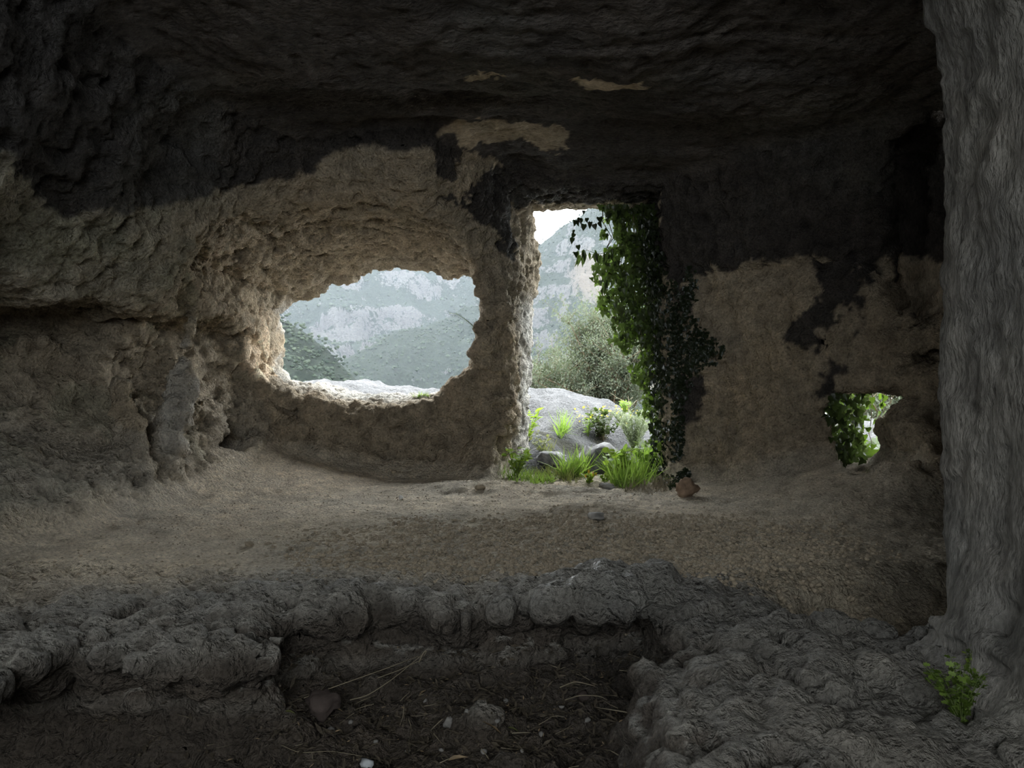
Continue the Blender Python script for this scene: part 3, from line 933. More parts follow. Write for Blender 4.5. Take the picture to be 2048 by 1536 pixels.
# ---------------------------------------------------------------- leaf and blade shapes (base at origin, tip at +y, face +z)
def fan(outline, mid=(0, .42, 0), fold=.22, droop=.18):
    o = np.array([(x, y, abs(x) * fold - droop * y * y) for x, y in outline] + [(mid[0], mid[1], -droop * mid[1] ** 2 - .02)])
    n = len(outline)
    f = [(i, (i + 1) % n, n) for i in range(n)]
    return o, np.array(f)
IVY = fan([(0, 0), (.22, -.10), (.46, .05), (.50, .26), (.30, .40), (.24, .62), (0, 1.0), (-.24, .62), (-.30, .40), (-.50, .26), (-.46, .05), (-.22, -.10)])
HEART = fan([(0, 0), (.30, -.08), (.44, .16), (.34, .45), (.16, .74), (0, 1), (-.16, .74), (-.34, .45), (-.44, .16), (-.30, -.08)])
LONG = fan([(0, 0), (.10, .12), (.16, .35), (.14, .58), (.07, .82), (0, 1.05), (-.07, .82), (-.14, .58), (-.16, .35), (-.10, .12)], fold=.5, droop=.25)
LOBED = fan([(0, 0), (.10, .15), (.36, .12), (.20, .32), (.44, .48), (.20, .58), (.26, .84), (0, 1.0), (-.26, .84), (-.20, .58), (-.44, .48), (-.20, .32), (-.36, .12), (-.10, .15)], fold=.1)
ROUND = fan([(0, 0), (.32, .02), (.50, .30), (.44, .62), (.22, .88), (0, .95), (-.22, .88), (-.44, .62), (-.50, .30), (-.32, .02)], fold=.12, droop=.1)
TINY = (np.array([(0, 0, 0), (.13, .5, .03), (0, 1, 0), (-.13, .5, .03)]), np.array([(0, 1, 2, 3)]))
_b = []
for i, t in enumerate((0, .35, .7, 1.0)):
    w = .018 * (1 - t) + .002
    _b += [(-w, t, -.35 * t * t), (w, t, -.35 * t * t)]
BLADE = (np.array(_b), np.array([(0, 1, 3, 2), (2, 3, 5, 4), (4, 5, 7, 6)]))

def frames(pos, d, nrm, size):
    """placing matrices: tip along d, face towards nrm"""
    pos = np.asarray(pos, np.float64); d = np.asarray(d, np.float64); nrm = np.asarray(nrm, np.float64)
    d = d / np.linalg.norm(d, axis=1, keepdims=True)
    x = np.cross(d, nrm); x /= np.maximum(np.linalg.norm(x, axis=1, keepdims=True), 1e-6)
    z = np.cross(x, d)
    s = np.asarray(size)[:, None]
    return np.stack([x * s, d * s, z * s, pos], 2)

def tri_mesh(name, tpl, mat):
    v, f = tpl
    me = bpy.data.meshes.new(name)
    me.from_pydata([tuple(q) for q in v], [], [tuple(int(i) for i in q) for q in f]); me.materials.append(mat)
    me.polygons.foreach_set('use_smooth', [True] * len(me.polygons))
    return me

def leaf_objs(name, me, mats, parent, origin):
    for m in mats:
        o = bpy.data.objects.new(name, me)
        M = Matrix([list(r) for r in m] + [[0, 0, 0, 1]])
        M.translation = Vector(m[:, 3]) - Vector(origin)
        o.matrix_local = M
        o.parent = parent
        COL.objects.link(o)

def tube(pts, r0, r1=None, sides=5):
    pts = np.asarray(pts, np.float64); n = len(pts); r1 = r0 if r1 is None else r1
    t = np.gradient(pts, axis=0); t /= np.maximum(np.linalg.norm(t, axis=1, keepdims=True), 1e-9)
    ref = np.array([.31, .94, .12]); u = np.cross(t, ref); u /= np.linalg.norm(u, axis=1, keepdims=True); w = np.cross(t, u)
    a = np.arange(sides) * 2 * math.pi / sides
    r = np.linspace(r0, r1, n)
    v = pts[:, None] + r[:, None, None] * (np.cos(a)[None, :, None] * u[:, None] + np.sin(a)[None, :, None] * w[:, None])
    f = []
    for i in range(n - 1):
        for j in range(sides):
            k = (j + 1) % sides
            f.append((i * sides + j, i * sides + k, (i + 1) * sides + k, (i + 1) * sides + j))
    v = v.reshape(-1, 3)
    v = np.vstack([v, pts[0], pts[-1]]); b = n * sides
    for j in range(sides):
        k = (j + 1) % sides
        f.append((b, k, j, j)); f.append((b + 1, (n - 1) * sides + j, (n - 1) * sides + k, (n - 1) * sides + k))
    return v, np.array(f)

def tubes(list_of):
    V_, F_, o = [], [], 0
    for v, f in list_of:
        V_.append(v); F_.append(f + o); o += len(v)
    return np.vstack(V_), np.vstack(F_)

def pyd(name, v, f, mat, parent=None, smooth=True):
    me = bpy.data.meshes.new(name)
    me.from_pydata([tuple(map(float, q)) for q in v], [], [tuple(dict.fromkeys(int(i) for i in q)) for q in f])
    me.materials.append(mat)
    me.polygons.foreach_set('use_smooth', [smooth] * len(me.polygons))
    o = bpy.data.objects.new(name, me); COL.objects.link(o)
    if parent: o.parent = parent
    return o

def plain(name, col, rough=.8, noise=.25, scale=30):
    b = NT_(name)
    tc = b.n('ShaderNodeTexCoord')
    n1 = b.noise(tc.outputs['Object'], scale, 4, .6)
    c = b.mix(b.mr(n1, .3, .7, 0, 1), tuple(q * (1 - noise) for q in col), tuple(min(1, q * (1 + noise)) for q in col))
    bp = b.n('ShaderNodeBump'); bp.inputs['Distance'].default_value = .004; b.l(n1, bp.inputs['Height'])
    bs = b.n('ShaderNodeBsdfPrincipled'); bs.inputs['Roughness'].default_value = rough; bs.inputs['Specular IOR Level'].default_value = .2
    b.l(c, bs.inputs['Base Color']); b.l(bp.outputs[0], bs.inputs['Normal']); b.l(bs.outputs[0], b.out.inputs['Surface'])
    return b.m

M_IVY = leafy('glossy_ivy_leaf', (0.022, 0.034, 0.012), (0.064, 0.086, 0.028), .45, .35, 4.0)
M_IVYY = leafy('young_ivy_leaf', (0.038, 0.067, 0.013), (0.092, 0.139, 0.021), .45, .4, 4.0)
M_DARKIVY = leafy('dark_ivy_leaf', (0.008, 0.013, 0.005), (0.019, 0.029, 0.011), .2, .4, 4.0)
M_LIME = leafy('lime_green_leaf', (0.13, 0.20, 0.03), (0.27, 0.35, 0.06), .45, .5, 9.0)
M_GRASS = leafy('fresh_grass', (0.10, 0.18, 0.03), (0.25, 0.34, 0.08), .45, .5, 9.0)
M_DRYGRASS = leafy('dry_olive_grass', (0.088, 0.099, 0.033), (0.187, 0.187, 0.077), .4, .6, 9.0)
M_OLIVE = leafy('grey_green_willow_leaf', (0.045, 0.056, 0.036), (0.100, 0.112, 0.078), .30, .6, 1.2, .2)
M_WORM = leafy('silvery_wormwood_leaf', (0.154, 0.187, 0.132), (0.286, 0.308, 0.231), .3, .8, 6.0, .1)
M_YELLOW = leafy('yellow_petal', (0.330, 0.275, 0.033), (0.440, 0.374, 0.083), .3, .6, 9.0, .1)
M_ORANGE = leafy('orange_petal', (0.358, 0.165, 0.022), (0.440, 0.248, 0.044), .3, .6, 9.0, .1)
M_STEM = plain('brown_vine_stem', (.10, .075, .045))
M_GSTEM = plain('green_stem', (.12, .16, .05))
M_STRAW = plain('dry_straw', (.24, .205, .14), .7)
M_DEAD = plain('dead_leaf', (.34, .25, .15), .7, .3)
M_STONE = plain('broken_limestone', (.22, .21, .19), .9, .3, 25)
M_REDSTONE = plain('reddish_stone', (.075, .058, .05), .9, .3, 25)
M_CLOD = plain('dry_earth_clod', (.30, .25, .18), .95, .35, 30)
M_LITTER = plain('dark_leaf_mould', (.085, .07, .05), .95, .5, 40)

def rnd(n, s): return rng.normal(0, s, (n, 3))

# ---------------------------------------------------------------- ivy hanging at the doorway
def ivy_curtain():
    org = np.array(at(1300, 420, 5.45)) + UPZ
    root = empty('hanging_ivy', org, 'thick curtain of glossy green ivy hanging down the doorway side', 'ivy')
    ys = [405, 440, 475, 500, 545, 590, 640, 690, 740, 800, 870, 935]
    L = [1206, 1202, 1218, 1204, 1188, 1196, 1212, 1236, 1262, 1286, 1298, 1306]
    Rr = [1308, 1312, 1316, 1318, 1326, 1330, 1334, 1338, 1336, 1332, 1334, 1336]
    stems = []
    for k in range(15):
        u = (k + .5) / 15
        e = min(len(ys) - 1, int(4 + 8 * u ** .8))
        pts = []
        dd = rng.uniform(5.2, 5.62)
        for i in range(0, e + 1):
            px = L[i] + (Rr[i] - L[i]) * (u ** 1.0) + rng.normal(0, 3)
            pts.append(np.array(at(px, ys[i], dd + rng.normal(0, .02))) + UPZ - org)
        tv, tf = tube(pts, .004, .002)
        pyd('stem', tv, tf, M_STEM, root)
    n = 6200
    y = rng.uniform(408, 935, n); 
    keep = rng.random(n) < np.interp(y, [400, 650, 760, 935], [1, 1, .75, .65])
    y = y[keep]; n = len(y)
    l = np.interp(y, ys, L); r = np.interp(y, ys, Rr)
    # ragged lobes of the free edge
    l = l + 9 * np.sin(y * .09) + 6 * np.sin(y * .21 + 1)
    x = l + (r - l) * rng.random(n) ** np.interp(y, [400, 600, 800, 935], [.85, .8, .7, .6])
    gap = (vnoise(x.astype(np.float32) * .045, y.astype(np.float32) * .035, 0 * x.astype(np.float32)) > np.interp(y, [400, 640, 720, 935], [.62, .55, .30, .22])) & (x < r - 14)
    x, y, l, r = x[~gap], y[~gap], l[~gap], r[~gap]; n = len(x)
    d = rng.uniform(5.12, 5.66, n)
    pos = np.stack([(x - CX) / FPX * d, d, (CY - y) / FPX * d + H0], 1)
    sz = rng.uniform(.026, .052, n) * np.interp(y, [400, 640, 935], [1.05, .9, .62])
    dr = np.array([0, 0, -1.0]) + rnd(n, .38); nr = np.array([0, -1.0, .25]) + rnd(n, .55)
    m = frames(pos, dr, nr, sz)
    big = np.argsort(d - sz * 8)
    a, b = big[:290], big[290:]
    me = tri_mesh('leaf', IVY, M_IVY); me2 = tri_mesh('leaf', IVY, M_IVYY)
    young = rng.random(len(a)) < np.interp(y[a], [400, 700, 935], [.03, .12, .45])
    leaf_objs('leaf', me, m[a[~young]], root, org); leaf_objs('leaf', me2, m[a[young]], root, org)
    mm = m[b].copy(); mm[:, :, 3] -= org
    yb = rng.random(len(b)) < np.interp(y[b], [400, 700, 935], [.03, .10, .40])
    for sel, mt in ((~yb, M_IVY), (yb, M_IVYY)):
        o = scatter('foliage', *IVY, mm[sel], mt, root); tag(o, kind='stuff')
    # the inner side of the curtain on the reveal, its shade put into darker leaves
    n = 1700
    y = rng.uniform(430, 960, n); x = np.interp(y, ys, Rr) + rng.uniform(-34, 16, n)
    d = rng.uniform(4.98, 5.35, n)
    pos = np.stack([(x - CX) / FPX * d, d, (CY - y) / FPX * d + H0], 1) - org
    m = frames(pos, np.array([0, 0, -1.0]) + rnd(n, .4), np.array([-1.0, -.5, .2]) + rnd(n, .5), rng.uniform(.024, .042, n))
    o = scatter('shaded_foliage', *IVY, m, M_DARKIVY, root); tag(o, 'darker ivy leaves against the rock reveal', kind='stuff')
    # branch of long drooping leaves
    def shoot(name, path, dep, tpl, mt, sizes, r, label, along=None, droop=.25):
        pts = [np.array(at(px, py, dep)) + UPZ - org for px, py in path]
        pts = np.array(pts)
        tv, tf = tube(pts, r, r * .5)
        s = pyd(name, tv, tf, M_STEM if tpl is not LONG else M_GSTEM, root); tag(s, label)
        lme = tri_mesh('leaf', tpl, mt)
        seg = np.linspace(0, 1, len(sizes)); key = np.linspace(0, 1, len(pts))
        for q, szz in zip(seg, [w * (.72 if tpl is LONG else 1) for w in sizes]):
            p = np.array([np.interp(q, key, pts[:, i]) for i in range(3)]) + rng.normal(0, .014, 3)
            m = frames([p], [np.array([0, 0, -1.0]) + rng.normal(0, droop, 3)], [np.array([0, -1, .2]) + rng.normal(0, .5, 3)], [szz])[0]
            o = bpy.data.objects.new('leaf', lme)
            o.matrix_local = Matrix([list(w) for w in m] + [[0, 0, 0, 1]]); o.parent = s; COL.objects.link(o)
    shoot('drooping_shoot', [(1236, 494), (1215, 504), (1200, 508), (1186, 505), (1174, 500), (1165, 504), (1158, 516)], 5.15, LONG, M_IVY, [.10, .12, .09, .13, .11, .13, .10, .12, .13, .10, .11, .09, .08, .09, .11, .10, .12, .11, .09, .10, .12, .08], .0025, 'pale shoot with long drooping leaves')
    shoot('drooping_shoot', [(1240, 560), (1225, 556), (1212, 560), (1206, 570)], 5.18, LONG, M_IVY, [.11, .13, .12, .13, .10, .12, .11, .12], .0025, 'shoot with long drooping leaves below')
    shoot('trailing_shoot', [(1232, 416), (1212, 424), (1203, 436), (1194, 448), (1182, 449), (1172, 443), (1160, 441), (1166, 430), (1167, 420)], 5.1, HEART, M_DARKIVY, [.05, .05, .055, .05, .045, .05, .05, .045, .04, .035, .03], .0016, 'thin trailing shoot with small dark leaves')
    shoot('trailing_shoot', [(1160, 441), (1152, 438), (1148, 446), (1146, 458), (1149, 470), (1149, 484), (1151, 498)], 5.1, HEART, M_DARKIVY, [.04, .045, .045, .04, .04, .045, .04, .045], .0016, 'thin trailing shoot hanging straight down', droop=.6)
    shoot('trailing_shoot', [(1232, 612), (1218, 614), (1206, 611), (1198, 606)], 5.15, HEART, M_IVYY, [.03, .028, .03, .025], .0014, 'short thin twig sticking out sideways', droop=.8)
ivy_curtain()

def ivy_patch(name, label, blobs, n, sz, mt, d_over=.02, cat='ivy', mt2=None, tpl=IVY, nind=120, dmin=4.0):
    pts, nrm = [], []
    for _ in range(n):
        cx, cy, rx, ry = blobs[rng.integers(len(blobs))]
        a = rng.uniform(0, 2 * math.pi); r = rng.random() ** .6
        p, nn = surf(cx + rx * r * math.cos(a), cy + ry * r * math.sin(a), dmin)
        pts.append(p + nn * rng.uniform(.3, 1.6) * d_over); nrm.append(nn)
    pts = np.array(pts) + UPZ; nrm = np.array(nrm)
    org = pts.mean(0)
    root = empty(name, org, label, cat)
    m = frames(pts, np.array([0, 0, -1.0]) + rnd(n, .45), nrm + np.array([0, -.4, .2]) + rnd(n, .35), rng.uniform(*sz, n))
    o = np.argsort(-np.linalg.norm(m[:, :, 0], axis=1))
    leaf_objs('leaf', tri_mesh('leaf', tpl, mt), m[o[:nind]], root, org)
    mm = m[o[nind:]].copy(); mm[:, :, 3] -= org
    if len(mm): tag(scatter('foliage', *tpl, mm, mt2 or mt, root), kind='stuff')
    return root
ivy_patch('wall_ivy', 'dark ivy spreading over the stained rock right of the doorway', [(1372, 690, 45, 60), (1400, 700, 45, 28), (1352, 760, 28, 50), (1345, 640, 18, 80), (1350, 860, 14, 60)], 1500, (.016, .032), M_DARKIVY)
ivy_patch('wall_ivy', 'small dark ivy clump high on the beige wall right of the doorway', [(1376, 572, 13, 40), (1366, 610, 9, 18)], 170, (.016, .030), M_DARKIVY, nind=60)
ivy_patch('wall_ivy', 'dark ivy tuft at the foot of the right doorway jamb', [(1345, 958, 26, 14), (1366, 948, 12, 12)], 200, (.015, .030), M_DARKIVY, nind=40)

def hole_ivy():
    org = np.array(at(1720, 790, 4.5)) + UPZ
    root = empty('hanging_ivy', org, 'green ivy hanging across the small hole low in the right wall', 'ivy')
    n = 750
    y = rng.uniform(778, 945, n)
    l = np.interp(y, [778, 830, 870, 945], [1646, 1650, 1662, 1668]); r = np.interp(y, [778, 800, 850, 900, 945], [1740, 1728, 1722, 1730, 1735])
    x = l + (r - l) * rng.random(n) ** 1.1; d = rng.uniform(4.22, 4.75, n)
    pos = np.stack([(x - CX) / FPX * d, d, (CY - y) / FPX * d + H0], 1)
    m = frames(pos, np.array([0, 0, -1.0]) + rnd(n, .5), np.array([0, -1.0, .3]) + rnd(n, .5), rng.uniform(.028, .05, n))
    o = np.argsort(d)
    leaf_objs('leaf', tri_mesh('leaf', IVY, M_IVY), m[o[:130]], root, org)
    mm = m[o[130:]].copy(); mm[:, :, 3] -= org
    tag(scatter('foliage', *IVY, mm, M_IVY, root), kind='stuff')
    for a, b in (((1745, 785), (1742, 900)), ((1760, 788), (1768, 850)), ((1700, 780), (1712, 930))):
        pts = np.array([np.array(at(a[0] + (b[0] - a[0]) * t + rng.normal(0, 2), a[1] + (b[1] - a[1]) * t, 4.6)) + UPZ - org for t in np.linspace(0, 1, 8)])
        tv, tf = tube(pts, .003, .002); pyd('stem', tv, tf, M_STEM, root)
    n = 46
    a = rng.random(n); px = 1742 + 22 * np.sin(a * 40) + 8 * rng.random(n); py = 786 + 110 * a
    m = frames([np.array(at(q, w, 4.55)) + UPZ for q, w in zip(px, py)], np.array([0, 0, -1.0]) + rnd(n, .5), np.array([0, -1.0, .3]) + rnd(n, .4), rng.uniform(.03, .05, n))
    leaf_objs('leaf', tri_mesh('leaf', HEART, M_IVYY), m, root, org)
    # broad leaves low in the hole
    org2 = np.array(at(1735, 940, 4.8)) + UPZ
    r2 = empty('broad_leaved_plant', org2, 'bright green broad leaved plant low in the small hole', 'plant')
    n = 60
    px = rng.uniform(1700, 1768, n); py = rng.uniform(880, 935, n); d = rng.uniform(4.6, 5.0, n)
    m = frames(np.stack([(px - CX) / FPX * d, d, (CY - py) / FPX * d + H0], 1), rnd(n, .8) + np.array([0, -.3, -.3]), np.array([0, -.8, .8]) + rnd(n, .35), rng.uniform(.05, .09, n))
    leaf_objs('leaf', tri_mesh('leaf', ROUND, M_IVYY), m, r2, org2)
    for t in range(9):
        p0 = np.array([0, 0, -.05]) + rnd(1, .04)[0]; p1 = m[t * 5][:, 3] - org2
        tv, tf = tube(np.linspace(p0, p1, 4), .003, .002); pyd('stem', tv, tf, M_GSTEM, r2)
hole_ivy()

# ---------------------------------------------------------------- herbs
def herb(name, label, cat, base, h, spread, nstem, nleaf, tpl, lsz, mt, ms=None, individual=True, up=.2, lean=(0, 0, 0), mt2=None, tops=None, low=.15, rs=.0022):
    base = np.asarray(base, np.float64)
    root = empty(name, base + UPZ, label, cat)
    paths = []
    for k in range(nstem):
        a = rng.uniform(0, 2 * math.pi); s = spread * math.sqrt(rng.random())
        tip = np.array([s * math.cos(a), s * math.sin(a), h * rng.uniform(.65, 1.0)]) + np.array(lean) * h
        mid = tip * np.array([.35, .35, .55]) + rnd(1, .03 * h)[0]
        t = np.linspace(0, 1, 6)[:, None]
        pts = (1 - t) ** 2 * np.array([0, 0, -.02]) + 2 * t * (1 - t) * mid + t * t * tip
        paths.append(pts)
        tv, tf = tube(pts, rs, rs * .45, 4)
        if individual: pyd('stem', tv, tf, ms or M_GSTEM, root)
    if not individual:
        v, f = tubes([tube(p, rs, rs * .45, 4) for p in paths])
        tag(pyd('stems', v, f, ms or M_GSTEM, root), kind='stuff')
    k = rng.integers(0, nstem, nleaf); t = rng.uniform(low, 1.02, nleaf) ** .8
    pp = np.array(paths)[k]
    pos = np.stack([[np.interp(tt, np.linspace(0, 1, 6), p[:, i]) for tt, p in zip(t, pp)] for i in range(3)], 1)
    dr = rnd(nleaf, 1.0); dr[:, 2] = np.abs(dr[:, 2]) * .3 + up
    nr = np.array([0, -.25, 1.0]) + rnd(nleaf, .45)
    m = frames(pos, dr, nr, rng.uniform(*lsz, nleaf))
    if individual:
        if mt2 is None:
            leaf_objs('leaf', tri_mesh('leaf', tpl, mt), m, root, (0, 0, 0))
        else:
            leaf_objs('leaf', tri_mesh('leaf', tpl, mt), m[::2], root, (0, 0, 0)); leaf_objs('leaf', tri_mesh('leaf', tpl, mt2), m[1::2], root, (0, 0, 0))
    else:
        tag(scatter('foliage', *tpl, m, mt, root), kind='stuff')
    if tops:
        tm, tn, ts, tt = tops
        q = np.array([paths[i % nstem][-1] for i in range(tn)]) + rnd(tn, spread * .22)
        q[:, 2] = np.minimum(q[:, 2] + .01, h * 1.05)
        mm = frames(q, rnd(tn, 1), np.array([0, -.5, 1.0]) + rnd(tn, .4), rng.uniform(ts * .7, ts * 1.3, tn))
        if tt == 'flower': leaf_objs('flower', tri_mesh('flower', ROUND, tm), mm, root, (0, 0, 0))
        else: tag(scatter('flower_heads', *ROUND, mm, tm, root), kind='stuff')
    return root

def grass(label, spots, n, ln, mt, name='grass', cat='grass'):
    pos = []
    for _ in range(n):
        cx, cy, rx, ry = spots[rng.integers(len(spots))]
        a = rng.uniform(0, 2 * math.pi); r = math.sqrt(rng.random())
        px, py = cx + rx * r * math.cos(a), cy + ry * r * math.sin(a)
        pos.append(ground(px, py))
    pos = np.array(pos) + UPZ
    m = frames(pos - np.array([0, 0, .008]), np.array([0, 0, 1.0]) + rnd(n, .42), rnd(n, 1), rng.uniform(*ln, n))
    m[:, :, 0] *= 1.6
    return tag(scatter(name, *BLADE, m, mt), label, cat, None, 'stuff')

_gc = {}
def ground(px, py):
    """ground inside or outside the doorway at a pixel"""
    key = (int(px) // 3, int(py) // 3)
    if key in _gc: return _gc[key]
    p, nn = surf(px, py)
    q = out_hit(px, py)
    r = p if (p[1] < 5.35 and nn[2] > .1) or p[1] < 4.9 else q
    _gc[key] = r
    return r

herb('leafy_herb', 'lime green bushy herb at the foot of the pillar beside the doorway', 'plant', ground(1034, 945), .20, .12, 16, 150, LOBED, (.028, .046), M_LIME, mt2=M_GRASS)
herb('leafy_herb', 'upright bright green leafy herb beside the pillar, above the bushy herb', 'plant', out_hit(1058, 885), .27, .07, 6, 46, LONG, (.05, .09), M_LIME, up=.6)
herb('leafy_herb', 'thin low herb with reddish stems under the upright one', 'plant', out_hit(1082, 905), .16, .13, 9, 70, LOBED, (.02, .035), M_DRYGRASS)
herb('dark_bush', 'low dark green bush with yellow flower tops on the outcrop', 'bush', out_hit(1205, 884), .30, .24, 26, 300, HEART, (.03, .055), M_IVY, ms=M_STEM, tops=(M_YELLOW, 46, .022, 'stuff'))
herb('dark_bush', 'small rounded green bush at the left end of the dark bush', 'bush', out_hit(1176, 872), .20, .10, 10, 90, LOBED, (.02, .036), M_GRASS)
herb('wormwood_bush', 'pale silvery feathery bush beside the hanging ivy', 'bush', out_hit(1268, 905), .34, .20, 60, 2600, TINY, (.02, .045), M_WORM, individual=False, up=.9, tops=(M_YELLOW, 30, .014, 'stuff'))
herb('broad_leaved_weed', 'bright green broad leaved weed among tall grass by the ivy', 'plant', ground(1240, 950), .22, .16, 12, 75, ROUND, (.035, .06), M_GRASS, mt2=M_LIME)
herb('broad_leaved_weed', 'pale green broad leaved weed directly under the ivy', 'plant', ground(1296, 940), .24, .13, 10, 60, ROUND, (.03, .055), M_GRASS)
herb('flowering_weed', 'small weed with orange and yellow flowers on the threshold', 'plant', ground(1180, 958), .07, .08, 9, 50, HEART, (.02, .035), M_LIME, tops=(M_ORANGE, 7, .022, 'flower'))
herb('flowering_weed', 'little yellow green weed right of the orange flowers', 'plant', ground(1212, 958), .06, .06, 7, 36, HEART, (.02, .032), M_LIME)
herb('cushion_plant', 'small round green cushion plant on the crest of the outcrop', 'plant', out_hit(1250, 828), .13, .09, 14, 420, TINY, (.02, .04), M_GRASS, individual=False, up=.5)
grass('bright grass tuft rising between the outcrop rocks', [(1128, 872, 12, 12), (1140, 886, 14, 8)], 260, (.10, .24), M_GRASS)
grass('olive and green grass along the left side of the threshold gully', [(1100, 905, 22, 10), (1120, 930, 26, 14), (1090, 950, 24, 6), (1140, 950, 20, 8), (1150, 915, 10, 12)], 750, (.04, .11), M_DRYGRASS)
grass('fresh green grass at the foot of the bushy herb', [(1040, 948, 34, 8), (1085, 955, 26, 5)], 700, (.03, .09), M_GRASS)
grass('tall fresh green grass at the foot of the hanging ivy', [(1250, 955, 30, 14), (1280, 945, 34, 20), (1300, 925, 24, 16), (1232, 935, 12, 10)], 1050, (.07, .20), M_GRASS)
grass('short dry grass and straw at the foot of the ivy', [(1290, 972, 44, 8), (1325, 962, 18, 8)], 500, (.03, .09), M_STRAW)
grass('tiny green tuft on the window sill', [(842, 785, 14, 2)], 160, (.02, .05), M_GRASS)

# dry stalk on the outcrop
def dry_stalk():
    b = out_hit(1258, 846)
    d = b[1]
    root = empty('dry_stalk', b + UPZ, 'thin dry forked stalk standing on the outcrop crest', 'stalk')
    def pth(pts, r):
        v, f = tube([np.array(at(px, py, d)) - b for px, py in pts], r, r * .4, 4); return v, f
    pyd('stem', *pth([(1258, 850), (1257, 825), (1258, 806), (1256, 792)], .004), M_STRAW, root)
    for k in ([(1257, 806), (1244, 800), (1232, 794), (1222, 786)], [(1257, 812), (1246, 806), (1240, 808)], [(1258, 800), (1266, 794)], [(1257, 818), (1268, 806), (1274, 800)]):
        pyd('twig', *pth(k, .0028), M_STRAW, root)
dry_stalk()

def sprig():
    p, nn = surf(945, 648)
    d = p[1]
    root = empty('needle_sprig', p + UPZ, 'thin needle leaved sprig growing into the window from its edge', 'sprig')
    path = np.array([np.array(at(px, py, d)) - p for px, py in [(950, 656), (938, 645), (925, 635), (912, 628), (898, 626)]])
    v, f = tube(path, .0022, .001, 4); pyd('stem', v, f, M_GSTEM, root)
    n = 44; t = np.linspace(.05, 1, n)
    pos = np.stack([np.interp(t, np.linspace(0, 1, 5), path[:, i]) for i in range(3)], 1)
    side = np.where(np.arange(n) % 2, 1, -1)
    dr = np.stack([-.5 + 0 * t, rng.normal(0, .4, n), side * 1.0], 1)
    m = frames(pos, dr, np.tile([0, -1.0, 0], (n, 1)), rng.uniform(.014, .024, n)); m[:, :, 0] *= .5
    tag(scatter('needles', *TINY, m, M_DARKIVY, root), kind='stuff')
sprig()

# small plant growing from the near pillar
pf, _ = surf(1925, 1435)
herb('leafy_herb', 'dim green bushy herb growing from the foot of the near rock face', 'plant', pf, .115, .062, 26, 300, LOBED, (.010, .018), M_GRASS, mt2=M_IVYY, lean=(-.15, 0, 0), rs=.0010, low=.03)
herb('leafy_herb', 'small faint green sprout above the dim bushy herb', 'plant', surf(1935, 1325)[0], .05, .025, 6, 46, LOBED, (.007, .012), M_LIME, mt2=M_IVY, rs=.0008)

# ---------------------------------------------------------------- willow-like tree beyond the outcrop
def tree(base, h, rx, nlv, lsz, label, lean):
    base = np.array(base)
    root = empty('willow_tree', base + UPZ, label, 'tree')
    tr = [base * 0 + np.array([0, 0, -.6]), np.array([.1, 0, h * .25]), np.array([.05, 0, h * .45])]
    v, f = tube(tr, .12, .07, 7); pyd('trunk', v, f, M_STEM, root)
    tips = []
    tw = []
    for k in range(30):
        a = rng.uniform(0, 2 * math.pi); s = math.sqrt(rng.random())
        el = rng.uniform(.2, 1.0)
        tip = np.array([rx * s * math.cos(a) + lean * (1 - el), rx * .8 * s * math.sin(a), h * (.45 + .55 * el * (1 - .35 * s * s))])
        b0 = np.array([.06, 0, h * rng.uniform(.1, .4)])
        mid = (b0 + tip) / 2 + np.array([0, 0, .08 * h]) + rnd(1, .08)[0]
        t = np.linspace(0, 1, 7)[:, None]
        pts = (1 - t) ** 2 * b0 + 2 * t * (1 - t) * mid + t * t * tip
        v, f = tube(pts, .030, .006, 5); pyd('branch', v, f, M_STEM, root)
        for j in range(26):
            tt = rng.uniform(.3, 1); p = np.array([np.interp(tt, np.linspace(0, 1, 7), pts[:, i]) for i in range(3)])
            q = p + np.array([rng.normal(0, .26), rng.normal(0, .26), rng.uniform(.05, .55)]) * (h / 3)
            tw.append(np.linspace(p, q, 4)); tips.append((p, q))
    v, f = tubes([tube(t, .006, .002, 3) for t in tw]); tag(pyd('twigs', v, f, M_STEM, root), kind='stuff')
    A = np.array([t[0] for t in tips]); B = np.array([t[1] for t in tips])
    k = rng.integers(0, len(A), nlv); t = rng.uniform(.05, 1.1, nlv)[:, None]
    pos = A[k] * (1 - t) + B[k] * t + rnd(nlv, .05 * h / 3)
    m = frames(pos, np.array([0, 0, .6]) + rnd(nlv, .7), rnd(nlv, 1), rng.uniform(*lsz, nlv))
    m[:, :, 0] *= 1.5
    tag(scatter('foliage', *TINY, m, M_OLIVE, root), kind='stuff')
tree(at(1215, 985, 12.0), 3.1, 1.15, 52000, (.035, .06), 'grey green willow tree with fine leaves beyond the doorway', -.35)
tree(at(1112, 900, 13.5), 1.85, .85, 20000, (.035, .06), 'lower pale bush leaning from the willow towards the pillar', -.35)
tree(at(1790, 1060, 9.5), 3.0, 1.6, 16000, (.05, .08), 'grey green tree outside the small hole in the right wall', 0)
# ---------------------------------------------------------------- stones, clods and litter
def stone_mesh(name, r, mat, seed, sub=ICO2, rough=.42):
    v = sub[0].copy().astype(np.float32)
    n = fbm(v[:, 0] + seed, v[:, 1], v[:, 2], 1.6, 3, .6) * rough * 1.6 + 1
    n = n + fbm(v[:, 0] * 1 + seed, v[:, 1], v[:, 2], 4.5, 3, .7) * rough * .7
    v = v * n[:, None] * np.array(r)
    return v, sub[1]

def stone(name, label, px, py, r, mat, seed, sub=ICO3, cat='stone', group=None, sink=.3, out=False, parts=None):
    p = out_hit(px, py) if out else surf(px, py)[0]
    v, f = stone_mesh(name, r, mat, seed, sub)
    o = link_mesh(name, v + np.array([0, 0, r[2] * (1 - sink)]), f, mat)
    o.location = p + UPZ; o.rotation_euler = (0, 0, seed * 1.3)
    return tag(o, label, cat, group)

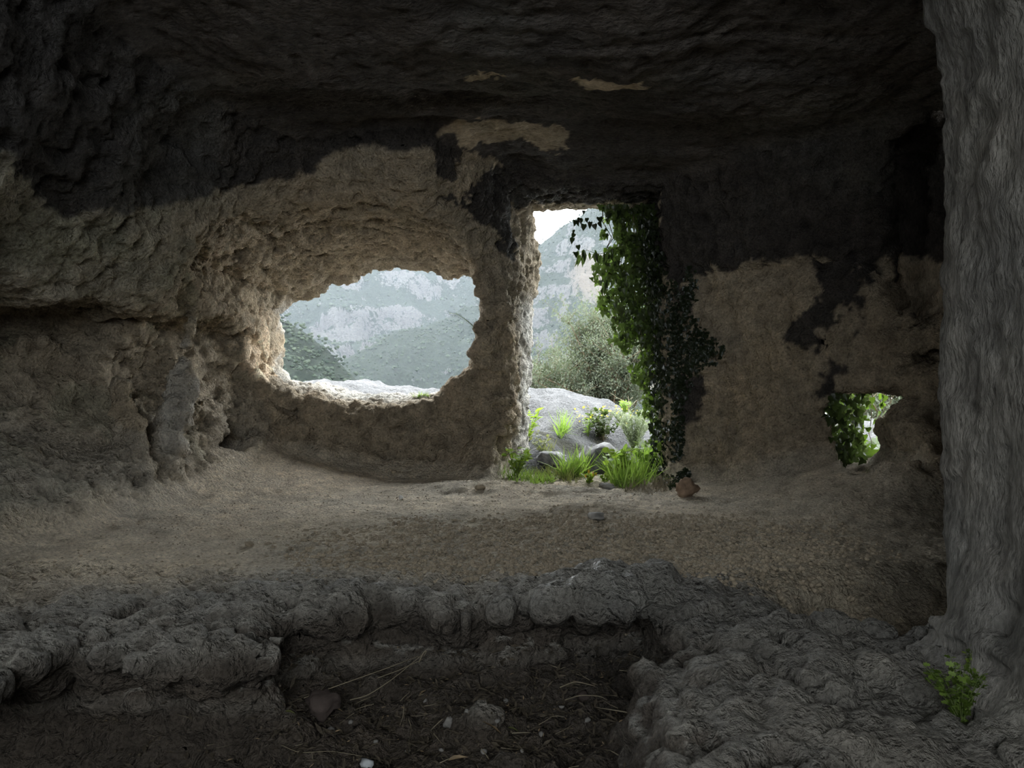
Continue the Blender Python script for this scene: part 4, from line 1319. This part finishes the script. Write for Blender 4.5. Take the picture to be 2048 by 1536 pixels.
M_PALESTONE = plain('pale_lichened_stone', (.19, .19, .185), .95, .5, 14)
stone('boulder', 'rounded grey boulder among grass just beyond the threshold', 1192, 946, (.19, .16, .15), M_PALESTONE, 3, out=True, sink=.5, cat='rock')
stone('boulder', 'small low grey rock left of the rounded boulder', 1100, 925, (.10, .09, .06), M_PALESTONE, 5, out=True, sink=.5, cat='rock')
M_ORANGESTONE = plain('orange_brown_rock', (.24, .165, .11), .95, .3, 30)
stone('stone', 'orange brown rock at the foot of the right doorway jamb', 1376, 984, (.075, .06, .06), M_ORANGESTONE, 8)
stone('stone', 'flat pale stone lying on the threshold', 1212, 968, (.07, .03, .018), M_STONE, 9)
stone('stone', 'small bright white stone on the floor below the window', 801, 991, (.014, .012, .012), plain('white_stone', (.75, .74, .70)), 11, ICO2)
stone('stone', 'dark round stone in the hollow below the leaning stalks', 640, 1418, (.042, .035, .034), M_REDSTONE, 12)
stone('stone', 'knobbly grey stone in the middle of the litter', 892, 1452, (.015, .012, .014), M_STONE, 13)
stone('stone', 'pale bluish stone near the bottom of the hollow', 740, 1528, (.018, .014, .011), plain('pale_blue_stone', (.5, .52, .53)), 14, ICO2)
stone('stone', 'reddish stone at the foot of the shaded ledge', 1160, 1395, (.02, .016, .014), M_REDSTONE, 15, ICO2)
stone('stone', 'dark lump on the dust near the left edge of the floor', 498, 1085, (.022, .018, .012), M_CLOD, 16, ICO2)
stone('stone', 'brown lump of earth on the floor before the pillar', 965, 972, (.03, .025, .02), M_CLOD, 17, ICO2)
stone('stone', 'low rock knob on the floor below the doorway', 1192, 1030, (.06, .04, .02), M_STONE, 18, ICO2)
stone('stone', 'small stone against the foot of the window wall', 786, 938, (.02, .018, .012), M_CLOD, 19, ICO2)
k = 0
for px, py, s in [(700,1440,.008),(1015,1398,.008),(1000,1445,.007),(845,1398,.008),(962,1500,.008),(1090,1470,.007),(660,1455,.010),(745,1480,.006),(880,1505,.007),(1125,1420,.009),(1050,1500,.006),(820,1500,.007),(1180,1440,.009),(930,1420,.006)]:
    stone('pebble', 'small pale pebble lying in the dark litter of the hollow', px, py, (s * 1.3, s, s * .8), M_STONE, 30 + k, ICO1, 'pebble', 'pebbles in the hollow'); k += 1

def leaf_thing(px, py, sz, ang, label, mt, tpl=LONG, cat='leaf', up=.006):
    p, nn = surf(px, py)
    v = np.array(tpl[0]) * sz
    o = pyd('dead_leaf', v, tpl[1], mt)
    o.location = p + UPZ + np.array([0, 0, up]); o.rotation_euler = (rng.normal(0, .2), rng.normal(0, .25), ang)
    return tag(o, label, cat)
leaf_thing(968, 1440, .055, -1.5, 'long curled tan dead leaf right of the knobbly stone', M_DEAD)
leaf_thing(892, 1520, .045, -1.4, 'pale dead leaf near the bottom middle of the hollow', M_DEAD)
leaf_thing(800, 1417, .028, -1.7, 'small pale dead leaf below the leaning stalks', M_DEAD)
leaf_thing(660, 1418, .05, -1.3, 'thin tan dead leaf beside the dark round stone', M_DEAD)
leaf_thing(1240, 1450, .03, -1.0, 'little yellow dead leaf near the right slope of the hollow', M_DEAD)
leaf_thing(572, 1428, .03, -1.8, 'narrow greenish dead leaf at the left end of the litter', M_DRYGRASS)
leaf_thing(1015, 1462, .03, -1.8, 'olive dead leaf right of the long tan one', M_DRYGRASS)
leaf_thing(835, 1392, .03, -.6, 'tan dead leaf standing by the foot of the stalks', M_DEAD)

def straw(pts, r, label, name='dry_stalk', cat='stalk', lift=.01):
    w = []
    for i, q in enumerate(pts):
        p, nn = surf(q[0], q[1])
        if len(q) > 2: p = np.array(at(q[0], q[1], q[2]))
        w.append(p + UPZ + (np.array([0, 0, lift]) if len(q) < 3 else 0))
    w = np.array(w); t = np.linspace(0, 1, len(w)); tt = np.linspace(0, 1, len(w) * 4)
    w = np.stack([np.interp(tt, t, w[:, i]) for i in range(3)], 1)
    k = np.array([.25, .5, .25]); 
    for _ in range(3):
        w[1:-1] = .25 * w[:-2] + .5 * w[1:-1] + .25 * w[2:]
    o0 = w[0].copy()
    v, f = tube(w - o0, r, r * .5, 4); o = pyd(name, v, f, M_STRAW); o.location = o0
    return tag(o, label, cat)
straw([(608,1396,2.00),(690,1366,2.02),(770,1338,2.04),(838,1312,2.06)], .0016, 'longest dark thin stalk leaning from the stone up to the notch')
straw([(700,1400,1.98),(735,1392,1.99),(790,1355,2.02),(846,1308,2.05)], .0018, 'bent pale stalk with its lower end lying on the litter')
straw([(755,1356,2.01),(800,1340,2.03),(846,1318,2.05)], .0014, 'short middle stalk between the two long leaning stalks')
straw([(838,1325,2.04),(846,1306,2.04),(854,1300,2.04),(848,1312,2.03)], .002, 'tangle of dry roots at the upper end of the stalks')
straw([(820,1445),(826,1466),(822,1488),(818,1503)], .0012, 'curved pale straw standing out in the middle of the litter')
straw([(808,1410,1.80),(806,1432,1.79),(800,1450,1.78)], .0010, 'thin straight straw above the curved pale straw')
straw([(885,1438,1.75),(872,1450,1.74),(862,1460,1.73)], .0012, 'pale straight straw left of the knobbly stone')
straw([(620,1530),(632,1518)], .0012, 'short pale straw at the bottom left of the litter', lift=.015)
straw([(560,1504),(600,1507),(660,1512),(760,1520)], .0011, 'long thin straw lying along the bottom of the hollow')
straw([(925,1418),(945,1416),(962,1413)], .0012, 'short straw behind the long tan dead leaf')
straw([(1120,1375,2.0),(1150,1362,2.02),(1190,1372,2.0)], .002, 'arched twig at the foot of the shaded ledge')
straw([(1130,1400,1.95),(1160,1390,1.98),(1200,1392,1.95),(1215,1400,1.95)], .0016, 'flat twig below the arched twig')

# countless fine litter in the hollow and clods on the earth floor
fl = KIND == 0
Pf = P[fl]; Nf = N[fl]
def scatter_on(mask, n, tv, tf, smin_, smax_, mat, name, label, cat, flat=1.0, lean=None, off=0.0, power=2.0):
    idx = np.flatnonzero(mask); w = idx[rng.integers(0, len(idx), n)]
    pos = Pf[w] + rnd(n, .007) * np.array([1, 1, 0]) + UPZ + np.array([0, 0, off])
    s = smin_ + (smax_ - smin_) * rng.random(n) ** power
    if lean is None:
        d = rnd(n, 1); d[:, 2] *= .25; nr = np.array([0, 0, 1.0]) + rnd(n, .3)
    else:
        d = rnd(n, 1); d[:, 2] = np.abs(d[:, 2]) * lean; nr = rnd(n, 1)
    m = frames(pos, d, nr, s)
    m[:, :, 2] *= flat
    return tag(scatter(name, tv, tf, m, mat, None, False, .0), label, cat, None, 'stuff')
up_ok = Nf[:, 2] > .5
pitm = (Pf[:, 2] < -.80) & (Pf[:, 1] < 2.3) & (Pf[:, 1] > 1.2) & (Pf[:, 0] > -1.1) & (Pf[:, 0] < .7) & up_ok
S1 = stone_mesh('c', (1, 1, .8), None, 4, ICO1, .35)
scatter_on(pitm, 9000, *TINY, .010, .045, M_LITTER, 'leaf_litter', 'dark rotted leaf litter covering the bottom of the hollow', 'litter', off=.004)
scatter_on(pitm, 500, *TINY, .008, .020, M_DEAD, 'litter_flecks', 'pale dry flecks scattered through the dark litter', 'litter', off=.007)
scatter_on(pitm, 450, *BLADE, .03, .09, M_STRAW, 'fine_straw', 'fine thin straws mixed into the dark litter', 'straw', lean=.15, off=.006)
scatter_on(pitm, 1400, *S1, .002, .007, M_LITTER, 'litter_crumbs', 'dark crumbs of earth between the litter', 'crumbs')
q = ((Pf[:, 0] - .15) / 1.15) ** 2 + ((Pf[:, 1] - 3.0) / .62) ** 2
dm = (Pf[:, 1] > 2.35) & (Pf[:, 1] < 4.7 - .5 * np.abs(Pf[:, 0])) & up_ok & (Pf[:, 0] > -1.7) & (Pf[:, 0] < 1.5)
wn_ = vnoise(Pf[:, 0].astype(np.float32) * 4, Pf[:, 1].astype(np.float32) * 4, 0 * Pf[:, 0].astype(np.float32))
pr = sstep(1.35, .35, q + .3 * wn_ - .25 * Pf[:, 0]) > rng.random(len(Pf))
scatter_on(dm & pr, 13000, *S1, .002, .0125, M_CLOD, 'earth_clods', 'loose clods of dry earth on the middle of the floor', 'earth')
scatter_on(dm, 3000, *S1, .0015, .006, M_CLOD, 'earth_crumbs', 'sparse crumbs of earth over the dusty rock floor', 'earth')
scatter_on(dm & (q < 1.3), 260, *BLADE, .02, .05, M_STRAW, 'floor_straw', 'short pale straws lying on the earth floor', 'straw', lean=.05, off=.004)
print('total objects', len(bpy.data.objects))
